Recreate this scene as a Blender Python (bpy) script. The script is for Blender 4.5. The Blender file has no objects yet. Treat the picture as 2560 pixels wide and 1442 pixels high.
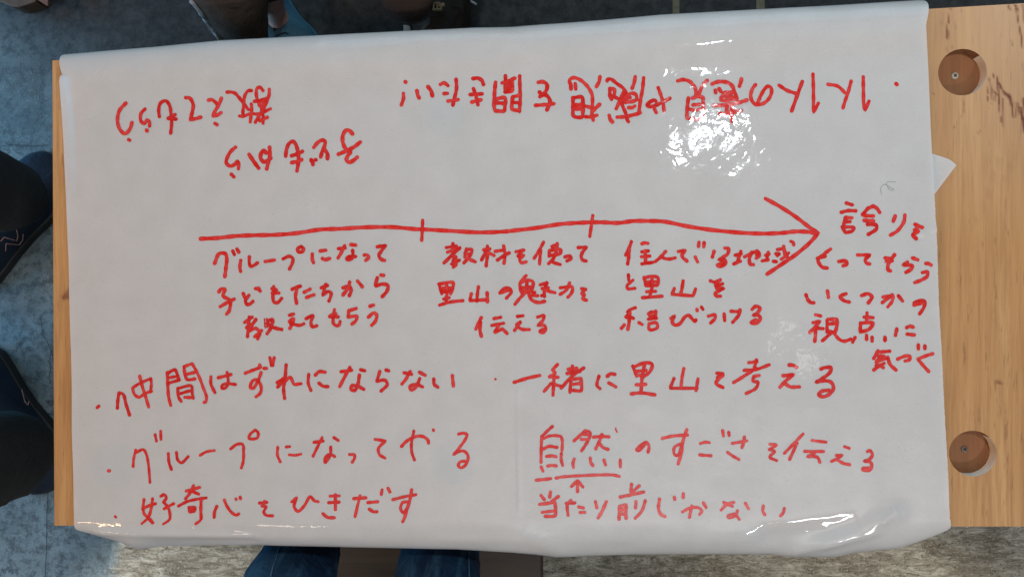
import bpy, bmesh, math, random
from mathutils import Vector, Matrix, noise, geometry
from mathutils.bvhtree import BVHTree
random.seed(7)
SC = bpy.context.scene
COL = SC.collection
R = math.radians

# ---------------------------------------------------------------- camera
T = 0.45                       # height of the table top above the floor
D = 0.92                       # distance from lens to table top along the axis
F = 1849.0                     # focal length in photograph pixels (2560 wide)
TILT = R(5.0)
VIEW = Vector((-math.sin(TILT), 0, -math.cos(TILT)))
CAM = Vector((0, 0, T)) - VIEW * D
cd = bpy.data.cameras.new('camera'); cam = bpy.data.objects.new('camera', cd); COL.objects.link(cam)
cam.location = CAM; cam.rotation_euler = (0, TILT, 0)
cd.sensor_width = 36; cd.lens = 36 * F / 2560; cd.clip_start = .01; cd.clip_end = 60
SC.camera = cam
CT, ST = math.cos(TILT), math.sin(TILT)

def at(px, py, z):
    """world point at height z seen at a pixel of the 2560-wide photograph"""
    x, y = (px - 1280) / F, -(py - 721) / F
    d = Vector((x * CT - ST, y, -x * ST - CT))
    return CAM + d * ((z - CAM.z) / d.z)
def project(p):
    v = p - CAM
    x = v.x * CT - v.z * ST; z = v.x * ST + v.z * CT
    return (1280 + F * x / -z, 721 - F * v.y / -z)

# ---------------------------------------------------------------- light
W = bpy.data.worlds.new('World'); SC.world = W; W.use_nodes = True
wt = W.node_tree; bg = wt.nodes['Background']
# room light: dim all round, with the pale glow of a skylit ceiling above the near side
def wmath(op, a, b=0.0):
    m = wt.nodes.new('ShaderNodeMath'); m.operation = op
    for i, v in enumerate((a, b)):
        if isinstance(v, bpy.types.NodeSocket): wt.links.new(v, m.inputs[i])
        else: m.inputs[i].default_value = v
    return m.outputs[0]
tc = wt.nodes.new('ShaderNodeTexCoord'); sp = wt.nodes.new('ShaderNodeSeparateXYZ'); wt.links.new(tc.outputs['Generated'], sp.inputs[0])
ty = wmath('ARCTAN2', wmath('MULTIPLY', sp.outputs['Y'], -1.0), sp.outputs['Z'])
tx = wmath('ARCTAN2', sp.outputs['X'], sp.outputs['Z'])
def bell(t, c, w): return wmath('EXPONENT', wmath('MULTIPLY', wmath('POWER', wmath('ABSOLUTE', wmath('DIVIDE', wmath('SUBTRACT', t, c), w)), 2.0), -1.0))
glow = wmath('MULTIPLY', bell(ty, .37, .16), bell(tx, .20, .36))
amb = wt.nodes.new('ShaderNodeMix'); amb.data_type = 'RGBA'
amb.inputs[6].default_value = (.078, .084, .091, 1); amb.inputs[7].default_value = (3.9, 4.0, 4.1, 1)
wt.links.new(glow, amb.inputs[0]); wt.links.new(amb.outputs[2], bg.inputs[0]); bg.inputs[1].default_value = 1.0
SC.view_settings.view_transform = 'Standard'; SC.view_settings.look = 'None'
SC.view_settings.exposure = 0; SC.view_settings.gamma = 1; SC.view_settings.use_curve_mapping = False

def area(name, loc, target, sx, sy, power, color):
    l = bpy.data.lights.new(name, 'AREA'); l.shape = 'RECTANGLE'; l.size = sx; l.size_y = sy
    l.energy = power; l.color = color
    o = bpy.data.objects.new(name, l); COL.objects.link(o); o.location = loc
    o.rotation_euler = (Vector(target) - Vector(loc)).to_track_quat('-Z', 'Y').to_euler()
    return o
def mirror_point(px, py, h):
    """where a lamp h metres above the table sits when the flat paper mirrors it at this pixel"""
    p = at(px, py, T); d = (p - CAM).normalized(); d.z = -d.z
    return p + d * (h / d.z)
area('ceiling_lamp', mirror_point(1772, 350, 1.5), at(1500, 500, T), .036, .105, 9.3, (.84, .94, 1))
area('second_bulb', mirror_point(1995, 868, 1.9), at(1900, 800, T), .10, .07, .12, (1, .98, .94))
area('window_light_far', (0.2, 2.6, 1.45), (0.0, .3, .45), 2.8, 1.3, 22, (.34, .74, 1))
area('doorway_light', (-2.2, .25, .42), (-.8, 0, .0), 1.6, .5, 38, (.08, .56, 1))
for x, p, c in ((-2.2, 8, (1, .60, .32)), (-1.25, 2.5, (1, .85, .68)), (1.36, 24, (.93, .96, 1))):
    area('bulb_near', (x, -2.0, 2.5), (x * .3, -.3, .4), .34, .16, p, c)
area('warm_fill', (-3.0, .5, 2.0), (-.5, .1, T), .8, .8, 28, (1, .52, .24))  # added fill, tints the left of the sheet warm
def spot(name, loc, target, power, angle, blend, size, color):
    l = bpy.data.lights.new(name, 'SPOT'); l.energy = power; l.spot_size = angle; l.spot_blend = blend
    l.shadow_soft_size = size; l.color = color
    o = bpy.data.objects.new(name, l); COL.objects.link(o); o.location = loc
    o.rotation_euler = (Vector(target) - Vector(loc)).to_track_quat('-Z', 'Y').to_euler()
spot('floor_fill_spot', (-1.9, -.80, .47), (-.25, -.5, 0), 125, R(17.5), .12, .03, (1, .92, .78))  # added low spots; their cone edges shape the lit patches of floor
spot('floor_fill_spot', (1.9, -.80, .47), (.58, -.505, 0), 85, R(8.6), .3, .03, (1, .92, .76))  # added likewise for the right part of the near floor
# ---------------------------------------------------------------- materials
class NT:
    def __init__(s, name):
        s.m = bpy.data.materials.new(name); s.m.use_nodes = True
        s.t = s.m.node_tree; s.b = s.t.nodes['Principled BSDF']; s.out = s.t.nodes['Material Output']
        s._o = None
    def n(s, kind, **kw):
        nd = s.t.nodes.new(kind)
        for k, v in kw.items():
            if k.startswith('i_'):
                k = k[2:]; k = int(k) if k.isdigit() else k.replace('_', ' ')
                nd.inputs[k].default_value = v
            else: setattr(nd, k, v)
        return nd
    def l(s, a, b): s.t.links.new(a, b)
    def co(s, scale=(1, 1, 1), rot=(0, 0, 0)):
        if s._o is None: s._o = s.n('ShaderNodeNewGeometry').outputs['Position']
        mp = s.n('ShaderNodeMapping'); mp.inputs['Scale'].default_value = scale; mp.inputs['Rotation'].default_value = rot
        s.l(s._o, mp.inputs[0]); return mp.outputs[0]
    def noise(s, scale, detail=4, rough=.55, vec=(1, 1, 1), dist=0, rot=(0, 0, 0)):
        nd = s.n('ShaderNodeTexNoise'); nd.inputs['Scale'].default_value = scale; nd.inputs['Detail'].default_value = detail
        nd.inputs['Roughness'].default_value = rough; nd.inputs['Distortion'].default_value = dist
        s.l(s.co(vec, rot), nd.inputs['Vector']); return nd.outputs['Fac']
    def ramp(s, fac, *stops):
        r = s.n('ShaderNodeValToRGB'); e = r.color_ramp.elements
        while len(e) < len(stops): e.new(.5)
        for i, (p, c) in enumerate(stops):
            e[i].position = p; e[i].color = (c[0], c[1], c[2], 1) if not isinstance(c, (int, float)) else (c, c, c, 1)
        s.l(fac, r.inputs[0]); return r.outputs['Color']
    def mix(s, fac, a, b, mode='MIX'):
        m = s.n('ShaderNodeMix', data_type='RGBA', blend_type=mode)
        for sock, v in ((0, fac), (6, a), (7, b)):
            if isinstance(v, bpy.types.NodeSocket): s.l(v, m.inputs[sock])
            elif isinstance(v, (int, float)): m.inputs[sock].default_value = v if sock == 0 else (v, v, v, 1)
            else: m.inputs[sock].default_value = (*v, 1)
        return m.outputs[2]
    def math(s, op, a, b=0.0, c=0.0):
        m = s.n('ShaderNodeMath', operation=op)
        for i, v in enumerate((a, b, c)):
            if isinstance(v, bpy.types.NodeSocket): s.l(v, m.inputs[i])
            else: m.inputs[i].default_value = v
        return m.outputs[0]
    def bump(s, h, strength, dist, prev=None):
        b = s.n('ShaderNodeBump'); b.inputs['Strength'].default_value = strength; b.inputs['Distance'].default_value = dist
        s.l(h, b.inputs['Height'])
        if prev is not None: s.l(prev, b.inputs['Normal'])
        return b.outputs['Normal']
    def done(s, color, rough=.6, normal=None, spec=.5, coat=0):
        for sock, v in (('Base Color', color), ('Roughness', rough)):
            if isinstance(v, bpy.types.NodeSocket): s.l(v, s.b.inputs[sock])
            elif sock == 'Base Color': s.b.inputs[sock].default_value = (*v, 1)
            else: s.b.inputs[sock].default_value = v
        s.b.inputs['Specular IOR Level'].default_value = spec
        if coat: s.b.inputs['Coat Weight'].default_value = coat
        if normal is not None: s.l(normal, s.b.inputs['Normal'])
        return s.m

def cloth(name, c, var=.35, weave=900, fuzz=0.0, rough=.9):
    t = NT(name)
    big = t.noise(9, 4); fine = t.noise(weave, 2, .7)
    col = t.mix(t.ramp(big, (.3, 0), (.7, 1)), tuple(x * (1 - var) for x in c), tuple(min(1, x * (1 + var)) for x in c))
    col = t.mix(.5, col, t.ramp(fine, (.3, .35), (.7, .95)), 'MULTIPLY')
    n = t.bump(t.noise(22, 4, .6, dist=.6), .55, .012); n = t.bump(fine, .3, .001, n)
    m = t.done(col, rough, n, .25)
    t.b.inputs['Sheen Weight'].default_value = fuzz
    return m

# paper: thin coated sheet, lets a little light through
t = NT('coated_paper')
mott = t.noise(26, 3); fib = t.noise(420, 3, .65); spk = t.noise(700, 1)
pc = t.mix(t.ramp(mott, (.3, 0), (.72, 1)), (.79, .785, .775), (.84, .84, .835))
pc = t.mix(t.ramp(fib, (.35, .0), (.75, .16)), pc, (.60, .575, .55))
pc = t.mix(t.ramp(spk, (.735, 0), (.765, .65)), pc, (.32, .30, .28))
# cockled surface: broad lumps, small dimples, paper tooth
n1 = t.bump(t.noise(30, 1, .4, dist=.4), .30, .0015)
n2 = t.bump(t.noise(74, 1, .4, dist=1.2), 0.24, .0008, n1)
pr = t.ramp(t.noise(60, 3), (.3, .03), (.7, .055))
t.done(pc, pr, n2, .42)
t.b.inputs['IOR'].default_value = 1.45
tr = t.n('ShaderNodeBsdfTranslucent'); t.l(pc, tr.inputs['Color'])
mx = t.n('ShaderNodeMixShader'); mx.inputs[0].default_value = .36
t.l(t.b.outputs[0], mx.inputs[1]); t.l(tr.outputs[0], mx.inputs[2]); t.l(mx.outputs[0], t.out.inputs['Surface'])
PAPER = t.m

# marker ink: pigment pools along the stroke edges and where strokes cross
t = NT('red_marker_ink')
at_ = t.n('ShaderNodeAttribute', attribute_name='pool'); pool = at_.outputs['Fac']
blot = t.noise(150, 3, .6)
ic = t.mix(t.ramp(blot, (.36, 0), (.66, 1)), (.70, .020, .013), (.76, .072, .064))
ic = t.mix(pool, ic, (.52, .008, .010))
in_ = t.bump(t.noise(30, 1, .4, dist=.4), .30, .0015); in_ = t.bump(t.noise(74, 1, .4, dist=1.2), 0.24, .0008, in_)
INKM = t.done(ic, .06, in_, .4)
t = NT('grey_pencil'); PENC = t.done((.22, .22, .23), .5)

# plywood, grain across the bench
t = NT('birch_plywood')
g1 = t.noise(30, 5, .6, (1, .06, 1), .35); g2 = t.noise(210, 4, .65, (1, .045, 1)); pores = t.noise(330, 2, .5, (1, .10, 1))
blotch = t.noise(6.5, 3)
wc = t.ramp(g1, (.30, (.40, .185, .062)), (.50, (.50, .255, .095)), (.70, (.58, .325, .138)))
wc = t.mix(t.ramp(g2, (.36, .7), (.58, 0)), wc, (.33, .145, .05))
wc = t.mix(t.ramp(pores, (.28, .6), (.36, 0)), wc, (.17, .07, .028))
wc = t.mix(t.ramp(blotch, (.35, 0), (.68, .45)), wc, (.50, .255, .095))
sx = t.n('ShaderNodeSeparateXYZ'); t.l(t.co(), sx.inputs[0])
pale = t.math('MULTIPLY', t.ramp(t.math('MULTIPLY_ADD', sx.outputs['X'], 1.0, -.05), (.40, 0), (.52, 1)), t.ramp(t.math('MULTIPLY_ADD', sx.outputs['Y'], 1.0, .5), (.55, 0), (.90, .5)))
wc = t.mix(pale, wc, (.76, .55, .375))
wat = t.n('ShaderNodeAttribute', attribute_name='stain')
stn = t.math('MULTIPLY', wat.outputs['Fac'], t.ramp(t.noise(160, 3, .6, (1, .10, 1)), (.30, .25), (.48, 1)))
wc = t.mix(stn, wc, (.15, .040, .022))
WOOD = t.done(wc, t.ramp(g2, (.3, .62), (.7, .45)), t.bump(g2, .25, .0015), .35)
t = NT('dark_plywood')
g1 = t.noise(34, 5, .6, (1, .06, 1), .3); g2 = t.noise(240, 3, .6, (1, .05, 1))
wc = t.ramp(g1, (.3, (.21, .078, .026)), (.7, (.31, .125, .045))); wc = t.mix(t.ramp(g2, (.35, .5), (.6, 0)), wc, (.20, .075, .028))
WOOD2 = t.done(wc, .6, t.bump(g2, .2, .001), .3)
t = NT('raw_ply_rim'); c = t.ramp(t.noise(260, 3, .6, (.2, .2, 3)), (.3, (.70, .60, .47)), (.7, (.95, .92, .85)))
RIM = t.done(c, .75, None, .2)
t = NT('shaded_ply_rim'); RIM_SHADE = t.done(t.ramp(t.noise(200, 3), (.3, (.16, .07, .03)), (.7, (.26, .12, .055))), .75, None, .2)  # darker wall colour: painted shade on the far and left of the holes
t = NT('zinc_screw'); SCREW = t.done((.42, .35, .25), .5)
t = NT('rusty_screw'); SCREWD = t.done((.15, .10, .07), .5)
t = NT('black_recess'); BLACK = t.done((.012, .010, .009), .8)

# floor: old concrete, smooth to the left, scraped and streaky along the near side
t = NT('worn_concrete')
a = t.noise(4, 6, .62); b = t.noise(48, 7, .72); c_ = t.noise(240, 4, .7); fine = t.noise(520, 2, .6)
smooth = t.ramp(a, (.36, (.075, .105, .118)), (.62, (.19, .245, .265)))
smooth = t.mix(t.ramp(b, (.40, .85), (.54, 0)), smooth, (.050, .066, .075))
smooth = t.mix(t.ramp(c_, (.55, 0), (.72, .6)), smooth, (.30, .35, .37))
smooth = t.mix(t.ramp(fine, (.33, .7), (.42, 0)), smooth, (.05, .062, .07))
def cracks(scale, width, warp):
    v = t.n('ShaderNodeTexVoronoi', feature='DISTANCE_TO_EDGE'); v.inputs['Scale'].default_value = scale
    wn = t.n('ShaderNodeTexNoise'); wn.inputs['Scale'].default_value = 14; wn.inputs['Detail'].default_value = 5
    t.l(t.co(), wn.inputs['Vector'])
    add = t.n('ShaderNodeVectorMath', operation='MULTIPLY_ADD'); t.l(wn.outputs['Color'], add.inputs[0])
    add.inputs[1].default_value = (warp, warp, warp); t.l(t.co(), add.inputs[2]); t.l(add.outputs[0], v.inputs['Vector'])
    return t.ramp(v.outputs['Distance'], (0, 1), (width, 0))
crk = cracks(2.6, .012, .22)
smooth = t.mix(t.math('MULTIPLY', crk, t.ramp(a, (.44, 0), (.55, .85))), smooth, (.03, .035, .04))
scr = t.ramp(t.noise(70, 3, .6, (.09, 1, 1), 1.0, (0, 0, .5)), (.70, 0), (.76, .4)); smooth = t.mix(scr, smooth, (.32, .37, .39))
ln = t.noise(85, 6, .74, (.30, 1, 1), 1.1); ln2 = t.noise(22, 6, .7, (.5, 1, 1), .6); pit = t.noise(150, 4, .7, (.7, 1, 1))
rough = t.ramp(ln, (.32, (.10, .083, .060)), (.46, (.26, .235, .185)), (.60, (.44, .41, .345)), (.74, (.58, .56, .49)))
rough = t.mix(t.ramp(ln2, (.38, .75), (.56, 0)), rough, (.12, .096, .066))
rough = t.mix(t.ramp(pit, (.36, .8), (.45, 0)), rough, (.075, .06, .045))
rough = t.mix(t.ramp(c_, (.56, 0), (.70, .75)), rough, (.62, .60, .53))
sx = t.n('ShaderNodeSeparateXYZ'); t.l(t.co(), sx.inputs[0])
ns = t.math('MULTIPLY_ADD', t.noise(14, 4), .10, -.05)
# edge of the scraped patch: right of x=-.80 and nearer than y=-.34
mx_ = t.ramp(t.math('ADD', t.math('ADD', sx.outputs['X'], 1.0), ns), (.165, 0), (.20, 1))
my_ = t.ramp(t.math('ADD', t.math('MULTIPLY', sx.outputs['Y'], -1.0), ns), (.30, 0), (.34, 1))
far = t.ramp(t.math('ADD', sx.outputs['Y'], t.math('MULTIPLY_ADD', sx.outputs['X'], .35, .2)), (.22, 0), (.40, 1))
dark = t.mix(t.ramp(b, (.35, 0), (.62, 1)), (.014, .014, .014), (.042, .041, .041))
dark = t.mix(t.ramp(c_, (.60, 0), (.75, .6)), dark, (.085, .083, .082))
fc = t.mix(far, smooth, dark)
fc = t.mix(t.math('MULTIPLY', mx_, my_), fc, rough)
fn = t.bump(b, .35, .002); fn = t.bump(c_, .5, .0010, fn); fn = t.bump(t.math('MULTIPLY', ln, t.math('MULTIPLY', mx_, my_)), .9, .008, fn)
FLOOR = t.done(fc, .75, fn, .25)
t = NT('joint_filler'); JOINT = t.done(t.ramp(t.noise(80, 4), (.3, (.10, .085, .05)), (.7, (.17, .15, .10))), .9)

DENIM = None
t = NT('blue_denim')
fd = t.noise(7, 4, .6); wv = t.noise(800, 2, .7, (1, .4, 1)); st = t.noise(60, 3, .6, (1, .18, .18))
dc = t.mix(t.ramp(fd, (.38, 0), (.66, 1)), (.004, .018, .050), (.022, .085, .16))
dc = t.mix(t.ramp(st, (.5, 0), (.72, .45)), dc, (.06, .16, .25)); dc = t.mix(.4, dc, t.ramp(wv, (.3, .4), (.7, 1)), 'MULTIPLY')
DENIM = t.done(dc, .85, t.bump(wv, .3, .001, t.bump(t.noise(16, 4, .6, dist=.8), .7, .014)), .2)
BROWN = cloth('dark_brown_cloth', (.036, .020, .014), .35)
GREYBR = cloth('grey_brown_wool', (.062, .040, .028), .5, 500, .0)
CHAR = cloth('charcoal_cloth', (.028, .027, .027), .3)
NAVY = cloth('navy_knit', (.012, .022, .040), .3, 420)
BLUES = cloth('blue_suede', (.045, .13, .19), .3, 500)
BAGM = cloth('grey_brown_canvas', (.052, .042, .034), .35, 500)
WEB = cloth('grey_webbing', (.10, .11, .11), .3, 300)
HEM = cloth('pale_wool_hem', (.26, .27, .29), .35, 500)
t = NT('skin'); SKIN = t.done(t.ramp(t.noise(30, 4), (.3, (.46, .235, .18)), (.7, (.56, .31, .245))), .5, t.bump(t.noise(300, 3), .15, .001), .4)
t = NT('black_rubber'); RUB = t.done((.012, .012, .013), .6)
t = NT('white_trim'); WHITE = t.done((.62, .64, .64), .6)
t = NT('faded_stitch'); STITCH = t.done((.40, .22, .20), .7)
t = NT('beige_plastic'); BEIGE = t.done((.42, .31, .18), .4)
t = NT('dark_stained_wood')
g = t.noise(40, 5, .6, (.08, 1, 1), .3); DARKW = t.done(t.ramp(g, (.3, (.030, .020, .016)), (.7, (.060, .043, .034))), .6, t.bump(g, .2, .002), .3)
t = NT('brown_block_wood'); g = t.noise(50, 5, .6, (1, .1, 1), .3)
BLOCKW = t.done(t.ramp(g, (.3, (.05, .022, .009)), (.7, (.095, .044, .019))), .6, t.bump(g, .3, .002), .3)
t = NT('lit_block_wood'); g = t.noise(50, 5, .6, (1, .1, 1), .3)
BLOCK_LIT = t.done(t.ramp(g, (.3, (.12, .045, .02)), (.7, (.20, .085, .037))), .6, None, .3)  # block wood in a lighter tone, painted as if lit
def strokes(ox, oy, sc, s):
    """pen strokes as dense polylines in photograph pixels"""
    out = []
    for part in s.split(';'):
        pts = []
        for tok in part.split():
            c = tok.endswith('!')
            x, y = tok.rstrip('!').split(',')
            pts.append((ox + float(x) / sc, oy + float(y) / sc, c))
        runs, cur = [], []
        for p in pts:
            cur.append((p[0], p[1]))
            if p[2]:
                runs.append(cur); cur = [(p[0], p[1])]
        if len(cur) > 1 or not runs: runs.append(cur)
        line = []
        for r in runs:
            n = len(r)
            if n == 1:
                line.append(r[0]); continue
            for i in range(n - 1):
                p0 = r[i - 1] if i > 0 else (2 * r[0][0] - r[1][0], 2 * r[0][1] - r[1][1])
                p1, p2 = r[i], r[i + 1]
                p3 = r[i + 2] if i + 2 < n else (2 * r[-1][0] - r[-2][0], 2 * r[-1][1] - r[-2][1])
                d = ((p2[0] - p1[0]) ** 2 + (p2[1] - p1[1]) ** 2) ** .5
                k = max(2, min(14, int(d / 1.6)))
                def tl(a, b): return max(1e-4, ((a[0] - b[0]) ** 2 + (a[1] - b[1]) ** 2) ** .25)
                t0 = 0.0; t1 = t0 + tl(p0, p1); t2 = t1 + tl(p1, p2); t3 = t2 + tl(p2, p3)
                for j in range(k):
                    t = t1 + (t2 - t1) * j / k
                    q = []
                    for a in (0, 1):
                        A1 = (t1 - t) / (t1 - t0) * p0[a] + (t - t0) / (t1 - t0) * p1[a]
                        A2 = (t2 - t) / (t2 - t1) * p1[a] + (t - t1) / (t2 - t1) * p2[a]
                        A3 = (t3 - t) / (t3 - t2) * p2[a] + (t - t2) / (t3 - t2) * p3[a]
                        B1 = (t2 - t) / (t2 - t0) * A1 + (t - t0) / (t2 - t0) * A2
                        B2 = (t3 - t) / (t3 - t1) * A2 + (t - t1) / (t3 - t1) * A3
                        q.append((t2 - t) / (t2 - t1) * B1 + (t - t1) / (t2 - t1) * B2)
                    line.append((q[0], q[1]))
            line.append(r[-1])
        # drop coincident samples left by corners
        res = [line[0]]
        for p in line[1:]:
            if abs(p[0] - res[-1][0]) + abs(p[1] - res[-1][1]) > .05: res.append(p)
        out.append(res)
    return out
# ---------------------------------------------------------------- handwriting
# each entry: (origin x, origin y, scale, pen width, strokes); a '!' after a point keeps a sharp corner
INK = []
def ink(line, ox, oy, sc, w, s):
    INK.append((line, ox, oy, sc, w, s))

# upside-down lines at the far side
ink('a', 560, 200, 12.02, 8.6, "90,375 200,370 330,405 450,530 570,680 680,830 735,895;830,330 740,330 650,430 610,570 600,760 575,920 570,1070;470,1090 560,1100 740,1040 850,1020 960,1030 1080,1020 1300,920 1400,875;825,730 835,900 810,1100 790,1265;1372,295 1360,480 1250,750 1180,900 1080,1050 945,1275;1180,330 1090,230 1000,270 975,430 1000,570 1030,640;915,650 1000,645 1150,610 1290,560;1060,760 1130,800 1230,700;1050,700 1200,640;1130,880 1180,1060 1180,1305;1310,1130 1200,1180 1080,1230")
ink('a', 0, 0, 4, 9, "2085,1005 2120,1000 2160,1030 2185,1065;2215,985 2195,1040 2150,1120 2130,1165! 2170,1155 2212,1130;2150,1237 2172,1250;1860,980 1900,985 1935,1050 1925,1130 1905,1200! 1960,1190 2010,1175;1598,1170 1592,1100 1610,1035 1660,1012 1700,1060 1715,1150 1720,1240 1710,1335;1685,1188 1755,1150;1690,1190 1765,1195;1455,1095 1415,1140 1415,1215 1450,1240 1475,1205 1500,1225 1500,1265;1470,1305 1475,1312;1265,1035 1200,1110 1180,1210 1205,1300 1255,1340 1305,1290 1325,1230;1290,1400 1300,1405")
ink('b', 540, 300, 6.4, 9.8, "310,438 240,500 180,600 165,690 230,740 300,710 340,660 362,720 358,780;245,870 285,910;530,555 600,660 680,770;857,438 862,560 840,660 810,785;805,530 760,490 722,540 715,620 770,670 840,640 875,610;1115,580 1130,470 1170,380 1230,345 1280,400 1310,520 1320,640 1295,815;1210,575 1290,550 1380,505;1210,685 1300,665 1370,637;1565,440 1620,370 1700,325 1745,350 1730,430 1700,500 1675,590;1730,470 1780,540 1782,620;1522,640 1550,690 1550,712;1592,637 1598,642;2185,225 2130,170 2080,170 2030,250 2030,360 2060,440 2110,490 2150,520 2110,570 2090,640 2130,680 2200,650 2262,598;1958,550 2080,500 2200,440 2308,358")
ink('c', 1920, 0, 4, 9, "1281,838 1291,848;955,770 955,900 960,1060 972,1105! 1010,1015;600,845 700,865 770,930;833,812 800,930 765,1030 750,1082;450,743 455,900 455,1050 456,1125! 503,1035;112,855 190,905 290,940;343,818 295,950 237,1112")
ink('c', 1740, 170, 8, 9.6, "1190,340 1130,420 1095,560 1120,660 1200,735 1330,720 1440,640 1510,500 1500,400 1440,370 1370,430 1300,550 1230,710;910,222 895,290 870,368;322,325 420,285 560,280 680,320 740,390 765,480;385,450 395,500;460,420 495,470;500,600 560,510 680,490 780,510 815,620;500,640 600,660 700,640 820,620;540,560 700,560;620,620 800,580;355,755 500,750 640,740 850,700 1020,645;480,920 620,910 760,890 905,855;720,740 715,900 720,1065;620,770 610,900")
ink('c', 1500, 170, 8, 9.4, "1770,605 1750,740 1740,900 1740,1010! 1880,1030 2040,1000 2070,900 2065,740 2060,605;1850,608 1960,575 2060,595;1860,745 1990,735;1800,830 1900,850 2020,830;1555,265 1660,240 1780,270 1860,340 1910,430 1920,540;2145,255 2060,340 2000,470 1970,560;1163,402 1220,560 1260,700 1280,865;1395,612 1250,690 1120,750 1000,780 940,745 1010,680 1090,650 1115,670;1090,830 1122,895;703,185 680,310 642,415;873,205 850,430 810,650 780,870;345,988 500,980 640,950 790,910 805,900;142,265 155,232 220,230 340,320 460,410 530,520 570,580;420,600 450,760 510,900 550,1050 568,1078;325,820 380,700 440,560 470,490;540,560 640,512 720,545 740,640;480,630 600,600;500,690 640,680 740,640;570,800 640,800 695,770;200,415 200,560 230,630;200,415 280,430 290,520 260,560;270,570 380,630;185,955 210,1040 250,1085;400,650 470,560;430,660 520,590")
ink('c', 1200, 170, 8, 9.4, "2400,180 2380,280 2330,378;1820,350 1790,280 1800,235 1870,200 2000,240 2120,340 2200,450 2240,530 2250,680 2245,800 2240,950 2265,1045;1815,330 1820,425;1905,320 1915,425;1855,605 2040,590 2060,720 2060,880 2040,980 1940,990 1870,960 1860,800 1860,640;1860,740 2050,740;1870,820 2050,830;1900,780 2030,780;2110,765 2230,800;2390,733 2300,820 2240,880;2115,980 2240,980 2335,950;1168,295 1260,285 1340,340 1330,450 1240,560 1200,580;1190,490 1240,540 1320,550 1390,630 1400,720 1360,800 1340,845;1105,755 1300,740 1478,720;312,295 300,400 290,560 285,800 310,862! 480,860 500,760 500,605 330,622;320,700 490,715;795,165 800,400 805,650 790,875;790,550 650,590;650,600 650,830 790,855;650,700 790,700;510,165 510,480;445,305 580,260 700,212;640,260 640,460 500,485;510,360 640,360;580,300 580,460")
ink('c', 640, 0, 4, 9.5, "2170,790 2220,785 2260,810 2275,848;2175,890 2200,960 2220,1052;2142,950 2262,942;2158,1025 2250,1002;2002,797 2006,890 1985,990 1970,1055;1920,1015 2022,1000;1845,848 1880,832 1920,860;1880,940 1915,938;1720,870 1750,910 1765,962;1610,910 1620,960 1632,982;1493,820 1497,824;1475,938 1475,990 1455,1052")
# the long arrow
ink('arrow', 0, 0, 1, 10, "502,597 545,595 590,590 640,588 690,587 740,583 800,574 850,572 910,568.5 980,568 1040,573 1057,573.5 1120,577 1200,581 1260,579 1280,577 1340,570 1400,560.5 1440,557.5 1480,556 1510,556 1545,557.5 1580,553 1620,552.5 1660,554 1720,566 1790,576 1870,583 1920,584 1960,582 1985,579 2020,580 2042,584;1914,497 1955,520 1990,543 2020,566 2045,583! 2026,605 1990,636 1955,660 1918,685")
ink('arrow', 0, 0, 1, 8.3, "1057,551 1056,575 1054.5,601;1482,539 1479,560 1474.5,591")
# first block under the arrow
ink('d', 520, 590, 5.333, 9, "90,365 130,260 150,235 230,235 250,300 240,420 225,540;330,200 350,245;385,175 410,215;435,325 425,420 435,472;550,275 550,360 570,405 620,385 660,357;760,340 885,320;1000,305 1080,270 1130,300 1120,370 1085,440;1240,140 1195,170 1200,210 1250,210 1275,170 1240,140;1390,240 1390,310 1405,355;1495,200 1570,190;1525,300 1560,315 1620,300;1825,130 1780,220 1735,292;1740,170 1830,160;1905,115 1970,122;1930,190 1935,260 1920,300 1870,320 1850,310 1880,275 1930,270 1970,275;2085,255 2130,255 2145,285 2105,325;2258,145 2370,125! 2320,190 2280,260 2310,310 2355,325")
ink('e', 520, 590, 5.333, 9, "145,745 180,705 225,710 200,790 230,820 290,850 300,900 280,1000 250,1038;165,940 250,890 350,840;470,765 485,810;545,790 500,860 520,910 560,905 600,870;635,700 680,700;670,700 695,732;875,675 865,800 880,880 930,885 982,830;855,700 910,720;855,760 945,760;1120,710 1160,690 1230,668;1190,680 1165,800 1180,895;1280,750 1360,708;1310,820 1412,782;1510,690 1590,660;1570,642 1540,750 1525,790! 1600,740 1640,760 1630,820 1610,866;1800,690 1880,670 1910,720 1885,795;1890,615 1870,690 1800,785;1995,600 2030,640 2060,678;2305,520 2345,525;2260,558 2235,650 2240,665! 2330,640 2400,660 2390,730 2325,808")
ink('f', 520, 590, 5.333, 8.8, "550,1080 540,1160 530,1230;490,1150 590,1080;640,1110 560,1230;515,1220 600,1170;580,1180 540,1260 528,1338;560,1260 640,1230 690,1290 665,1368;625,1340 715,1258;800,1130 860,1110 840,1220 790,1300;810,1180 880,1220 980,1245;1085,1055 1140,1040;1085,1140 1140,1100 1110,1190 1090,1230;1100,1170 1160,1180 1220,1190 1275,1170;1305,1100 1395,1060 1370,1150 1390,1210 1448,1195;1685,982 1670,1080 1670,1160 1710,1195 1750,1180 1760,1140;1620,1072 1735,1078;1640,1055 1700,1035;1910,985 1975,965;1880,990 1865,1080! 1930,1070 1985,1070 1970,1130 1920,1172;2160,935 2208,920;2140,1080 2210,1025 2250,1050 2235,1130 2185,1188")
ink('f', 520, 590, 5.333, 4, "755,1105 758,1160 765,1220;785,1100 790,1215;760,1160 790,1165;810,1110 802,1200")
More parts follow.
